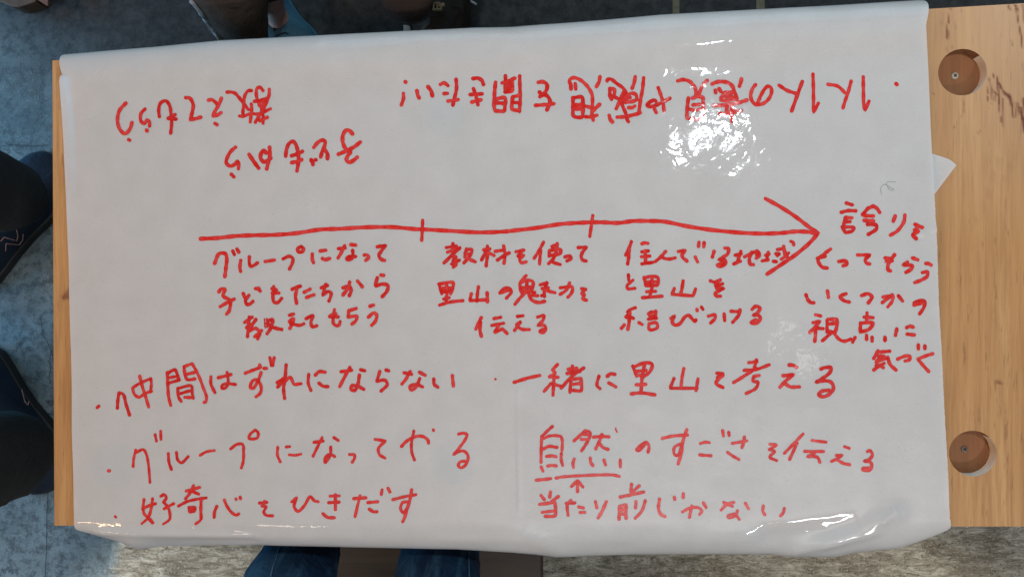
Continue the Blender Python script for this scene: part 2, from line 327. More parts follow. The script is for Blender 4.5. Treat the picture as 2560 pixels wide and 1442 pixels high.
# second block
ink('g', 1080, 590, 5.333, 8.6, "280,102 275,200;190,155 325,132;208,215 370,157;370,160 270,250 162,358;280,280 320,280 280,330;262,375 365,322;320,320 320,380 285,416;460,172 440,250;460,182 532,182 510,260 425,360;440,230 500,245;440,280 500,310 575,343;740,137 740,250 722,398;690,185 770,172;720,200 662,318;750,220 828,260;955,132 975,250 960,366;842,205 955,188;1030,225 950,270 872,320;1120,210 1225,190;1210,185 1150,270;1160,250 1220,260;1210,270 1170,310 1190,355 1255,345;1488,82 1430,190 1362,298;1450,190 1440,280 1435,372;1600,140 1640,125;1670,100 1660,200 1620,300 1555,368;1565,200 1560,270;1570,192 1710,182 1710,230 1570,262;1580,340 1640,360 1708,380;1772,280 1840,265 1850,300 1800,333;1948,155 2060,150! 2000,230 1990,280 2010,320 2055,333")
ink('h', 1080, 590, 5.333, 8.6, "90,640 280,622 280,680 250,768;95,650 130,768;110,695 270,690;130,745 245,735;195,640 200,750 190,880;158,840 228,822;102,920 240,880 412,860;525,768 505,860! 740,848;620,675 605,780 600,868;735,755 740,878;905,760 960,700 1040,700 1055,750 992,828;925,752 980,735 1030,712;1255,528 1180,620 1175,700 1200,760;1180,620 1280,590 1345,610 1340,700 1300,750;1265,620 1262,740;1190,690 1340,680;1200,740 1330,735;1250,750 1170,830 1107,908;1290,770 1330,850 1420,885 1502,870;1370,750 1350,790 1400,795;1340,785 1410,795;1445,650 1535,628;1470,700 1550,690;1530,622 1500,720 1500,805;1490,710 1560,735 1638,755;1480,790 1462,795;1710,690 1870,680 1860,760 1812,815;1835,625 1790,720 1708,778;1995,702 2048,712;2040,710 2000,765;2000,770 2030,785 2010,835 2058,855")
ink('i', 1080, 590, 5.333, 8.6, "658,1085 620,1160 585,1238;650,1150 640,1250 658,1335;825,1100 918,1082;798,1190 955,1162;890,1190 840,1280 930,1240;940,1235 1002,1298;1140,1070 1212,1062;1130,1180 1180,1142 1100,1258;1130,1200 1200,1240 1298,1245;1408,1080 1490,1060 1480,1120 1410,1190! 1500,1190 1515,1240 1480,1288 1440,1270 1480,1240")
# third block
ink('j', 1540, 580, 5.333, 8.6, "205,128 180,200 130,308;175,220 170,330 155,426;345,158 380,145 425,152;345,265 430,252;390,250 395,400;340,330 450,320;345,425 488,405;662,258 600,330 525,393;600,320 640,350 720,360 788,345;832,260 925,245! 880,310 890,340 948,388;1055,332 1088,398;1107,138 1100,193;1175,142 1170,196;1308,255 1285,335;1452,215 1500,220 1490,290 1420,340 1370,370! 1450,370 1460,420 1400,460 1350,440 1400,420 1440,400;1370,440 1440,390;1665,258 1620,390;1590,310 1670,290;1570,425 1658,390;1715,330 1890,260 1910,320 1870,350;1810,270 1780,350 1790,430 1832,435;1880,252 1880,310;2030,268 2010,370;1995,310 2040,295;1952,385 2028,370;2152,235 2220,222;2130,290 2180,290 2150,315;2235,192 2250,270 2288,345;2300,280 2250,330 2202,363;2098,390 2138,395;2330,125 2362,140 2368,172;2240,230 2250,300")
ink('k', 1540, 580, 5.333, 8.6, "165,572 170,640;225,642 145,720 160,755 252,750;375,605 400,712;380,612 480,590 560,610 560,692;390,668 550,660;400,715 550,710;480,600 480,740 450,860;408,795 528,790;352,875 615,855;778,752 745,830! 1030,850! 1060,760;895,652 880,750 862,828;1258,650 1320,668 1390,635;1390,640 1330,690 1340,740;1345,715 1422,690;1345,750 1440,750! 1380,780 1320,820 1340,850 1393,855")
ink('l', 1540, 580, 5.333, 8.6, "258,1008 200,1030 150,1065! 190,1080 150,1110 130,1130;140,1140 180,1100;180,1080 175,1200 157,1297;190,1130 232,1150;110,1237 72,1283;305,1207 347,1230;530,1052 530,1130;432,1090 470,1065 530,1070;432,1160 538,1147;450,1115 510,1115;440,1220 540,1210 550,1270 480,1303 440,1290 440,1220;732,1150 780,1120! 750,1200 790,1240 850,1220 920,1130 970,1110 1010,1150 1050,1190 1065,1170;1080,1030 1083,1048;1140,1000 1158,1028;1232,1120 1320,1105 1320,1150 1262,1212;1443,1090 1450,1178;1532,1055 1640,1062;1655,1037 1640,1100 1557,1202;1815,1030 1860,990 1920,1010 1890,1070 1830,1110! 1900,1110 1925,1160 1880,1210 1800,1210 1860,1170;1820,1195 1880,1175")
# right-hand block
ink('m', 1920, 360, 4, 9.2, "780,592 838,610;728,685 800,668 875,670;770,735 835,740;770,778 815,778;770,740 755,800;738,830 855,840 840,870 770,888! 738,830;1050,622 990,650;1000,640 942,708;1050,622 1090,650 1112,685;960,718 1050,722;958,765 1050,770;992,805 1078,812 1080,850 1000,905;1268,722 1250,772;1365,712 1355,780 1290,870 1222,912;1467,805 1538,835;1500,822 1472,860;1462,862 1500,870 1443,910 1480,948")
ink('n', 1920, 360, 4, 9.2, "622,1052 560,1100 500,1160 540,1230 590,1240;492,1145 570,1122;707,1175 780,1170 785,1200 750,1218;893,1110 1020,1110! 970,1160 980,1190 1015,1200;1263,1107 1200,1200 1200,1260 1220,1268;1168,1140 1230,1145;1182,1172 1238,1168;1443,1140 1493,1158;1390,1182 1350,1210! 1440,1220 1430,1250 1377,1283;1575,1195 1600,1195 1627,1210;1542,1285 1590,1280 1590,1320 1530,1360 1467,1385")
ink('o', 1920, 720, 4, 9, "380,67 395,110 430,145 458,147;595,28 605,92;780,57 720,85 760,125 813,140;937,75 1000,57 1038,90 1002,148;1147,90 1245,80 1240,130 1197,188;1240,67 1142,145;1302,77 1343,128;1460,150 1490,132 1565,130 1560,190 1517,258;1460,170 1530,150")
ink('p', 1920, 720, 4, 8.8, "477,267 528,278;452,345 520,332! 470,390 417,445;475,400 475,470 467,532;490,400 550,405;592,322 590,440;600,312 690,310! 690,370 670,450;600,360 680,350;590,430 660,440;640,440 542,528;660,450 710,510 760,530 828,510;870,492 845,540;990,248 985,330;962,290 1048,295;925,350 1050,350 1010,410 920,440! 925,350;985,472 985,513;1040,492 1040,528;1170,492 1170,523;1288,408 1275,472;1387,395 1420,380 1453,390;1392,460 1463,468")
ink('q', 1920, 720, 4, 8.8, "1100,627 1057,703;1110,640 1218,630;1105,680 1160,680;1082,740 1200,690! 1220,760 1280,818;1130,690 1090,725;1160,752 1110,780 1057,818;1080,775 1120,775 1153,795;1297,710 1370,680 1420,680 1415,715 1372,728;1648,655 1570,680 1500,710! 1550,770 1608,833;1505,567 1505,608;1570,577 1570,605")
# first bullet line
ink('r', 220, 850, 5.333, 8, "125,897 148,877;393,905 400,800 415,700! 470,720 510,860 553,998;690,478 720,600 770,760 808,888;600,630 700,570 840,510! 845,600 830,690;595,640 620,720 680,760 760,710 848,680;1057,430 1065,600 1075,750 1103,867;1062,440 1160,395 1190,450 1210,520;1080,500 1190,480;1080,570 1220,530;1282,352 1300,480 1330,525 1428,515;1292,350 1390,310! 1430,380 1480,480 1540,640 1580,760 1570,820 1547,828;1330,450 1420,430;1197,650 1210,760 1243,813;1197,642 1380,610 1390,700 1405,772;1242,710 1300,690 1360,675;1292,760 1405,765;1640,487 1640,580 1693,698;1737,500 1908,457;1855,428 1870,560 1840,630 1790,640 1790,600 1860,580 1968,590;2097,440 2200,400 2298,362;2290,328 2303,360;2348,375 2382,375;2310,430 2270,540 2200,640 2165,630 2200,540 2260,530 2310,620 2300,700 2242,753;2425,232 2445,338;2483,232 2462,338")
ink('r', 640, 720, 4, 8.4, "300,767 290,900 275,1000 285,1102;212,945 290,892;290,900 217,988;230,950 270,935;290,930 340,890 360,920 380,960 448,955;525,862 520,950 548,1023;592,870 630,835 688,840;627,950 670,980 718,985;940,792 890,880 837,983;850,835 958,820;1047,815 1088,825;1035,867 1020,960 990,1020 950,1010 960,975 1030,985 1078,1010;1302,817 1328,825;1240,832 1210,930! 1290,920 1315,960 1252,1028;1545,832 1500,910 1460,957;1482,845 1558,860;1637,840 1693,868;1640,902 1600,990 1550,1015 1540,985 1600,960 1668,985;1780,907 1785,960 1820,988;1965,872 1975,977")
ink('s', 640, 720, 4, 5.5, "2392,906 2398,910")
ink('s', 1280, 720, 4, 8.6, "22,940 150,900 277,872;455,762 405,815! 430,850 375,885;375,885 460,890;420,890 410,1068;322,1030 390,952;420,960 508,985;605,777 600,870;562,810 648,800;718,797 610,870 492,998;550,852 680,830;590,900 580,1038;600,910 690,900! 690,1020 612,1020;610,960 690,950;870,877 850,970 880,1003;952,880 985,855 1028,860;967,945 1038,985;1207,777 1245,878;1212,790 1330,745 1400,760 1380,830 1320,880;1235,832 1340,820;1262,870 1330,870;1325,760 1300,900 1290,1030;1242,965 1338,960;1192,1055 1290,1045 1428,1065;1620,902 1580,1000! 1850,1000;1718,802 1700,900 1690,990;1860,907 1840,1023;2047,850 2108,852;2100,860 2055,895;2110,870 2040,950 2108,993;2367,745 2450,735;2445,717 2425,790;2322,822 2450,810 2572,766;2440,800 2320,880 2217,943;2432,880 2473,872;2420,880 2410,930 2460,940 2440,1000 2342,1053")
ink('s', 1880, 840, 8.0125, 9, "742,577 820,580 893,623;622,790 830,770! 700,870 562,1018;640,930 760,1010 945,1012;1378,655 1450,630 1580,630 1560,720 1400,850 1280,920! 1450,890 1580,920 1630,1020 1580,1130 1430,1210 1330,1170 1400,1100 1540,1080")
ink('t', 0, 1080, 3.983, 8, "1080,383 1092,382")
ink('t', 300, 1050, 5.333, 7.2, "175,618 185,500 210,395;215,430 310,390 350,450 380,600 400,828;465,192 485,278;540,147 545,253;645,442 655,560 688,653;755,427 770,520 820,565 912,482;1072,465 1150,420 1262,400;1477,380 1560,320 1635,320 1650,430 1645,550 1622,633;1805,130 1840,160 1835,230 1760,250 1720,240 1740,180 1805,130;2105,357 2100,460 2138,553;2217,355 2262,350;2257,460 2340,465 2412,450")
ink('t', 640, 1080, 3.983, 7.8, "658,52 620,130 567,238;577,100 668,87;777,52 818,80;745,147 740,220 690,300 690,250 740,220 783,240;932,220 980,225 980,260 957,298;1187,70 1290,85! 1220,160 1230,220 1283,255")
ink('t', 980, 1050, 10.667, 8, "255,695 360,580 530,470 700,420 850,440 960,530 975,605;585,285 560,400 520,620 530,850 600,1055;1105,250 1110,270;1775,365 1900,340 2000,380 1960,500 1820,700 1640,920! 1780,830 1920,820 2020,920 2020,1080 1930,1220 1830,1260 1770,1200 1830,1100 1960,1090")
ink('u', 0, 1080, 3.983, 7, "1147,836 1154,844")
ink('u', 300, 1050, 5.333, 7.8, "320,1053 310,1150 320,1240 380,1300 463,1368;435,1043 420,1150 385,1280 322,1372;302,1180 380,1140 473,1110;547,1010 590,990 620,1030 580,1090! 630,1140 665,1230 660,1330 612,1378;590,1178 718,1107;985,868 940,960 877,1043;887,940 1068,890;980,950 1050,980;782,1140 900,1080 1050,1045 1153,1030;1085,1062 1080,1200 1080,1330 1042,1373;920,1160 1000,1160 990,1210 930,1220! 920,1160;930,1190 990,1190;1295,1142 1265,1220 1260,1287;1395,1057 1430,1140 1500,1230 1560,1260 1588,1242;1550,1045 1553,1050;1605,1022 1611,1042;1862,1100 1960,1090;1930,1077 1900,1140;1895,1140 1950,1150 1920,1220 1950,1260 2038,1270")
ink('u', 640, 1080, 3.983, 8, "357,690 405,650! 380,740 420,785 480,730 540,640 580,680 618,690;737,635 828,632;722,700 828,695;790,622 790,768;667,810 710,845 778,850;972,660 1093,652;1035,632 985,838;1112,700 1213,690;1127,765 1170,790 1203,790;1255,572 1247,618;1315,557 1333,593;1362,670 1480,640 1592,620;1550,572 1535,660 1500,780 1467,887;1520,690 1460,700 1440,760 1470,800 1520,720")
ink('v', 1320, 1030, 8, 8, "488,282 380,380 270,490;275,500 265,700 260,1000;262,1090 298,1172;322,520 420,475 560,465 660,480! 685,560 680,760;668,820 665,950 693,1058;312,730 420,680 580,700;372,880 480,870 562,885;392,1075 470,1060 568,1070;1140,370 1020,480 922,568;1140,365 1240,400 1230,500 1150,650 1072,768;1080,430 1200,450;1062,540 1170,540;1312,495 1470,480 1618,490;1480,442 1430,570 1352,728;1420,610 1500,700 1602,740;925,932 900,1020 910,1097;1245,912 1260,1010 1298,1063;1520,952 1550,1047;1845,952 1845,1087;2400,798 2420,680 2360,600 2260,660 2170,750 2230,760 2330,650;2200,740 2300,650")
ink('v', 1320, 1030, 8, 3.4, "1755,320 1765,370 1785,395")
ink('v', 1660, 1050, 4.571, 8, "-20,208 100,180 268,170;260,107 215,250 200,370 162,498;190,270 120,310 120,390 160,400 200,300;417,265 470,250 518,255;407,395 538,405;670,117 680,178;740,137 745,173;782,265 948,235;920,192 910,260 892,313;727,367 790,410 858,448;1212,275 1278,280;1285,285 1208,335;1205,335 1265,355 1210,420 1288,460;1588,157 1500,250 1377,378;1520,260 1490,330 1437,447;1692,230 1848,248;1607,355 1822,355;1720,370 1640,415! 1750,420 1780,478;2062,300 2113,318;1967,400 2035,395! 1970,440 1912,468;1980,450 2050,490 2118,505;2322,355 2350,345 2380,390 2350,440 2285,465! 2360,480 2370,540 2340,570 2270,565 2270,550 2340,540;2290,560 2350,555")
ink('underline', 1320, 1030, 8, 8.2, "165,1358 300,1345 450,1327;560,1316 700,1290 1000,1270 1400,1250 1700,1250 1825,1278")
ink('underline', 1280, 1080, 4, 8, "655,490 655,593;597,540 655,482! 708,545")
ink('w', 1280, 1080, 4, 8.2, "290,632 323,673;385,597 377,648;463,642 400,690;277,720 430,700! 430,830 332,840;302,800 420,785;542,710 628,705;590,682 555,720 560,828;667,745 713,755;682,800 728,800;835,692 848,753;943,692 900,790 862,853;1195,517 1190,590;1273,532 1200,600;1082,645 1200,620 1318,595;1075,740 1070,868;1080,740 1140,720! 1140,858;1085,775 1130,770;1085,815 1130,815;1240,692 1235,753;1333,682 1300,780 1232,858;1475,667 1465,760 1490,820 1528,840;1625,650 1627,668;1713,614 1712,653")
ink('w', 1660, 1050, 4.571, 8, "212,1045 300,1000 400,1000 430,1040 407,1073;318,977 300,1060 290,1107;450,942 480,993;652,1023 720,960 798,935;682,935 780,980;690,950 770,950;930,947 965,1008;840,1032 820,1080 740,1110 730,1095 810,1070 858,1128;1135,977 1130,1040 1153,1078;1375,1007 1365,1050 1332,1093")
PENCIL = (1920, 360, 4, 1.0, "1130,505 1125,440 1165,405 1210,430 1255,460 1225,465 1185,415 1185,385 1230,380 1275,380")
LINE_LABEL = {'a': 'upside down red line reading 教えてもらう', 'b': 'upside down red line reading 子どもから',
 'c': 'long upside down red line reading 1人1人の意見や感想を聞きたい', 'd': 'red line reading グループになって under the arrow',
 'e': 'red line reading 子どもたちから', 'f': 'red line reading 教えてもらう the right way up', 'g': 'red line reading 教材を使って',
 'h': 'red line reading 里山の魅力を', 'i': 'red line reading 伝える alone', 'j': 'red line reading 住んでいる地域',
 'k': 'red line reading と里山を', 'l': 'red line reading 結びつける', 'm': 'red line reading 誇りを', 'n': 'red line reading もってもらう',
 'o': 'red line reading いくつかの', 'p': 'red line reading 視点に', 'q': 'red line reading 気づく',
 'r': 'red line reading 仲間はずれにならない', 's': 'red line reading 一緒に里山を考える', 't': 'red line reading グループになってやる',
 'u': 'red line reading 好奇心をひきだす', 'v': 'red line reading 自然のすごさを伝える', 'w': 'red line reading 当たり前じゃない'}
# ---------------------------------------------------------------- helpers
def mesh_obj(name, verts, faces, mat, parent=None, smooth=True):
    me = bpy.data.meshes.new(name); me.from_pydata([tuple(v) for v in verts], [], faces); me.update()
    if smooth: me.polygons.foreach_set('use_smooth', [True] * len(me.polygons))
    if mat: me.materials.append(mat)
    o = bpy.data.objects.new(name, me); COL.objects.link(o)
    if parent: o.parent = parent; o.matrix_parent_inverse = parent.matrix_world.inverted()
    return o
def empty(name, loc):
    o = bpy.data.objects.new(name, None); COL.objects.link(o); o.location = loc
    o.matrix_world = Matrix.Translation(loc); return o
def tag(o, label=None, cat=None, group=None, kind=None):
    for k, v in (('label', label), ('category', cat), ('group', group), ('kind', kind)):
        if v: o[k] = v
    return o
def prism(name, poly, z0, z1, mat, parent=None, bevel=0.0):
    """vertical prism from a counter-clockwise list of (x, y)"""
    bm = bmesh.new(); n = len(poly)
    lo = [bm.verts.new((x, y, z0)) for x, y in poly]; hi = [bm.verts.new((x, y, z1)) for x, y in poly]
    bm.faces.new(hi); bm.faces.new(lo[::-1])
    for i in range(n): bm.faces.new((lo[i], lo[(i + 1) % n], hi[(i + 1) % n], hi[i]))
    bmesh.ops.recalc_face_normals(bm, faces=bm.faces)
    if bevel: bmesh.ops.bevel(bm, geom=[e for e in bm.edges], offset=bevel, segments=3, affect='EDGES', profile=.5)
    me = bpy.data.meshes.new(name); bm.to_mesh(me); bm.free()
    if mat: me.materials.append(mat)
    o = bpy.data.objects.new(name, me); COL.objects.link(o)
    if parent: o.parent = parent; o.matrix_parent_inverse = parent.matrix_world.inverted()
    return o
def rect(x0, y0, x1, y1): return [(x0, y0), (x1, y0), (x1, y1), (x0, y1)]
def tube(name, path, radii, mat, parent=None, seg=10, flat=1.0, cap=True):
    V, Fc = [], []; up = Vector((0, 0, 1)); n = len(path)
    for i, p in enumerate(path):
        d = (path[min(i + 1, n - 1)] - path[max(i - 1, 0)]).normalized()
        s = d.cross(up); s = s.normalized() if s.length > 1e-4 else Vector((1, 0, 0)); u = s.cross(d)
        for k in range(seg):
            a = 2 * math.pi * k / seg; r = radii[i] if not isinstance(radii, float) else radii
            V.append(p + s * (math.cos(a) * r) + u * (math.sin(a) * r * flat))
    for i in range(n - 1):
        for k in range(seg):
            Fc.append((i * seg + k, i * seg + (k + 1) % seg, (i + 1) * seg + (k + 1) % seg, (i + 1) * seg + k))
    if cap: Fc += [tuple(range(seg))[::-1], tuple(range((n - 1) * seg, n * seg))]
    return mesh_obj(name, V, Fc, mat, parent)
def skin(name, nodes, edges, mat, parent, sub=2):
    """one continuous surface grown round a skeleton of (point, radius)"""
    me = bpy.data.meshes.new(name); me.from_pydata([tuple(p) for p, r in nodes], edges, []); me.update()
    o = bpy.data.objects.new(name, me); COL.objects.link(o)
    m = o.modifiers.new('skin', 'SKIN'); m.use_smooth_shade = True
    for i, (p, r) in enumerate(nodes):
        sv = me.skin_vertices[0].data[i]; sv.radius = (r, r); sv.use_root = (i == 0)
    s = o.modifiers.new('sub', 'SUBSURF'); s.levels = s.render_levels = sub
    me.materials.append(mat)
    if parent: o.parent = parent; o.matrix_parent_inverse = parent.matrix_world.inverted()
    # bake, so the skin surface is plain geometry
    dg = bpy.context.evaluated_depsgraph_get(); me2 = bpy.data.meshes.new_from_object(o.evaluated_get(dg))
    o.modifiers.clear(); o.data = me2
    if not me2.materials: me2.materials.append(mat)
    me2.polygons.foreach_set('use_smooth', [True] * len(me2.polygons))
    return o
def rumple(o, amp, freq, seed=0.0):
    for v in o.data.vertices:
        c = v.co * freq + Vector((seed, seed * .7, 0))
        v.co += v.normal * (amp * (noise.noise(c) + .5 * noise.noise(c * 2.3)))
    o.data.update()

# ---------------------------------------------------------------- floor
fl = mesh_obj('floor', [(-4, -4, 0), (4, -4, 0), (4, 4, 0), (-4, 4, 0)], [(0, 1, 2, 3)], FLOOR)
tag(fl, 'worn grey concrete floor under the bench', 'floor', kind='structure')
for (x0, x1) in ((1681, 1698), (1890, 1911)):
    p = [at(x0, 60, 0), at(x1, 60, 0), at(x1, -900, 0), at(x0, -900, 0)]
    j = mesh_obj('floor_joint', [(v.x, v.y, .002) for v in p], [(0, 1, 2, 3)], JOINT); tag(j, kind='structure')

def floor_line(name, pix, w, mat):
    V, Fc = [], []
    pts = []
    for (x0, y0), (x1, y1) in zip(pix, pix[1:]):
        for k in range(5):
            f = k / 5; x, y = x0 + (x1 - x0) * f, y0 + (y1 - y0) * f
            pts.append((x + 1.6 * noise.noise(Vector((x * .3, y * .3, 1))), y + 1.6 * noise.noise(Vector((x * .3, y * .3, 7)))))
    for i, (x, y) in enumerate(pts):
        a, b = pts[max(0, i - 1)], pts[min(len(pts) - 1, i + 1)]; dx, dy = b[0] - a[0], b[1] - a[1]; L = math.hypot(dx, dy)
        h = w * (.6 + .6 * abs(noise.noise(Vector((x * .21, y * .17, 3)))))
        for s in (-1, 1): V.append(at(x - dy / L * h * s, y + dx / L * h * s, .0015))
    Fc = [(2 * i, 2 * i + 1, 2 * i + 3, 2 * i + 2) for i in range(len(pts) - 1)]
    o = mesh_obj(name, V, Fc, mat); tag(o, kind='structure'); return o
floor_line('floor_crack', [(101, 790), (104, 812), (108, 838), (116, 852), (124, 868), (131, 884), (134, 910)], 1.0, BLACK)
floor_line('floor_crack', [(136, 862), (127, 884), (123, 902), (127, 922), (122, 945), (128, 962)], .9, BLACK)
floor_line('floor_crack', [(119, 1196), (119, 1240), (117, 1300), (116, 1380), (112, 1450), (110, 1500)], .9, BLACK)
floor_line('floor_crack', [(0, 366), (34, 362), (80, 366), (134, 361)], .7, BLACK)

# ---------------------------------------------------------------- the bench
bench = empty('bench', (0, 0, 0))
tag(bench, 'low plywood bench with round holes, mostly covered by the white paper sheet', 'bench')
B0, B1 = at(131, 152, T), at(136, 1313, T)
B2, B3 = at(2950, 1315.5, T), at(2950, -14, T)
TH, HD = .026, .0150
HOLES = [(2406, 181, 61, 0), (2432, 1133, 60, 0), (288, 1160, 53, 1), (1130, 1155, 53, 1), (1475, 1128, 55, 1), (1115, 290, 53, 1), (1457, 222, 53, 1)]
hc = []
for (px, py, rp, thru) in HOLES:
    c = at(px, py, T); r = (at(px + rp, py, T) - c).length; hc.append((c, r, thru))
NS = 48
def ring(c, r): return [(c.x + math.cos(2 * math.pi * k / NS) * r, c.y + math.sin(2 * math.pi * k / NS) * r) for k in range(NS)]
STREAKS = [  # dark mineral streaks on the right of the board: (x, top, x, bottom, half width, strength) in photograph pixels
 (2369, 20, 2372, 60, 1.6, .9), (2368, 60, 2366, 100, 1.4, .8), (2376, 18, 2377, 26, 1.3, .7), (2374, 60, 2367, 128, 1.2, .55), (2346, 22, 2347, 40, 1.0, .35), (2402, 14, 2404, 30, 1, .3),
 (2520, 10, 2524, 24, 3, .8), (2538, 10, 2543, 26, 4.5, 1), (2540, 20, 2550, 80, 2.2, .9), (2550, 70, 2556, 120, 3, .9), (2556, 8, 2562, 60, 3, .8), (2528, 100, 2530, 116, 2.5, .5),
 (2466, 200, 2470, 236, 1.5, .7), (2468, 236, 2473, 272, 1.2, .8), (2475, 196, 2481, 250, 3.2, .85), (2483, 184, 2484, 194, 1.6, .8), (2494, 194, 2497, 260, 3.0, 1), (2480, 226, 2492, 236, 3.5, .9), (2498, 208, 2503, 222, 3.5, 1),
 (2476, 232, 2478, 262, 1.5, .6), (2488, 236, 2490, 256, 2, .6), (2496, 260, 2503, 305, 1.6, .7), (2507, 222, 2510, 240, 2, .8), (2512, 232, 2526, 246, 5, 1), (2524, 240, 2530, 266, 4, 1), (2507, 246, 2506, 318, 1.2, .7), (2502, 292, 2506, 316, 1.2, .6),
 (2530, 262, 2533, 294, 3, .9), (2538, 256, 2540, 290, 2.8, .9), (2545, 258, 2547, 288, 2.8, .9), (2551, 268, 2556, 300, 4, 1), (2556, 290, 2562, 330, 4, 1), (2560, 250, 2570, 330, 6, .9), (2542, 268, 2552, 284, 4, .8),
 (2386, 314, 2387, 322, 1.1, .8), (2446, 334, 2452, 324, 1.1, .6), (2380, 118, 2381, 126, 1.2, .5), (2333, 232, 2334, 235, 1.4, .8), (2418, 410, 2412, 490, 5, .12), (2500, 400, 2440, 560, 7, .14), (2540, 390, 2500, 470, 6, .12), (2405, 242, 2408, 262, 2.6, .55), (2410, 262, 2406, 292, 2.2, .4),
 (2544, 637, 2545, 640, 1.5, .9), (2371, 697, 2372, 699, 1.2, .8), (2466, 927, 2467, 929, 1.2, .8), (2500, 934, 2501, 936, 1.5, .9), (2492, 941, 2493, 943, 1.6, .9), (2498, 942, 2499, 944, 1.6, .9), (2471, 956, 2478, 954, 1.3, .8), (2497, 956, 2498, 958, 1.3, .8), (2491, 1186, 2492, 1188, 2.4, 1),
 (156, 742, 158, 745, 1.2, .8), (148, 440, 149, 446, 1.2, .6), (163, 622, 161, 700, 2, .35), (145, 500, 144, 512, 1.2, .4), (2534, 1200, 2534, 1202, 1.1, .6), (2420, 1140, 2432, 1180, 1, .2)]
SW = []
for (xa, ya, xb, yb, w, s) in STREAKS:
    a, b = at(xa, ya, T), at(xb, yb, T); SW.append((a.xy, b.xy, w * .0005, s))
def stain(x, y):
    best = 0.0; p = Vector((x, y))
    for a, b, w, s in SW:
        if abs(x - a.x) > .05 and abs(x - b.x) > .05: continue
        d = b - a; L = d.length_squared
        k = max(0, min(1, (p - a).dot(d) / L)) if L > 0 else 0
        q = p - (a + d * k); dist = q.length
        w2 = .72 * w * (1 + .5 * noise.noise(Vector((x * 400, y * 60, 0))))
        v = s * max(0.0, min(1.0, 1.5 - dist / max(w2, 1e-5)))
        best = max(best, v)
    return best
def inside(x, y, m=0.0):
    return any((x - c.x) ** 2 + (y - c.y) ** 2 < (r + m) ** 2 for c, r, _ in hc)
def quad_pt(u, v): return (B0.lerp(B3, u)).lerp(B1.lerp(B2, u), v)
V2, E2 = [], []
def loop(pts):
    s = len(V2); V2.extend(Vector(p) for p in pts); E2.extend((s + i, s + (i + 1) % len(pts)) for i in range(len(pts)))
edge = []
for a, b, n in ((B0, B1, 60), (B1, B2, 90), (B2, B3, 60), (B3, B0, 90)):
    edge += [tuple(a.lerp(b, i / n).xy) for i in range(n)]
loop(edge)
for c, r, thru in hc: loop(ring(c, r))
stepf = .0021
xr = at(2325, 700, T).x
y = -.30
while y < .38:
    x = xr
    while x < .66:
        if not inside(x, y, .003):
            u = [project(Vector((x, y, T)))]
            if -10 < u[0][1] < 1308 and u[0][0] < 2580 and (u[0][1] < 350 or (int(x / stepf) % 3 == 0 and int(y / stepf) % 2 == 0)): V2.append(Vector((x, y)))
        x += stepf
    y += stepf * 1.25
for k in range(120):
    for x in (142, 150, 158):
        V2.append(at(x, 165 + k * 9.5, T).xy)
for k in range(400):
    u, v = random.random(), random.random(); p = quad_pt(u, v)
    if not inside(p.x, p.y, .01): V2.append(p.xy)
cv, ce, cf, *_ = geometry.delaunay_2d_cdt(V2, E2, [], 1, 1e-6)
faces = []
for f in cf:
    cx = sum(cv[i].x for i in f) / len(f); cy = sum(cv[i].y for i in f) / len(f)
    if not inside(cx, cy): faces.append(tuple(f))
top = mesh_obj('tabletop', [(v.x, v.y, T) for v in cv], faces, WOOD, bench, smooth=False)
me = top.data
nb = len(cv)
# sides, hole walls, underside
bm = bmesh.new(); bm.from_mesh(me)
eb = [e for e in bm.edges if len(e.link_faces) == 1]
ret = bmesh.ops.extrude_edge_only(bm, edges=eb)
for g in ret['geom']:
    if isinstance(g, bmesh.types.BMVert):
        hid = inside(g.co.x, g.co.y, .0006)
        g.co.z = T - TH
bmesh.ops.recalc_face_normals(bm, faces=bm.faces)
bm.to_mesh(me); bm.free()
me.materials.append(RIM); me.materials.append(RIM_SHADE)
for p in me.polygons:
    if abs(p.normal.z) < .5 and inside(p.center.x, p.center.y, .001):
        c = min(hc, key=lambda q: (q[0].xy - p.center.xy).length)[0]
        an = math.degrees(math.atan2(p.center.y - c.y, p.center.x - c.x))   # right side pale raw ply; the rest dark, shade painted into the wall
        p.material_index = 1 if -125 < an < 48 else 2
at_ = me.attributes.new('stain', 'FLOAT', 'POINT')
at_.data.foreach_set('value', [stain(v.co.x, v.co.y) for v in me.vertices])
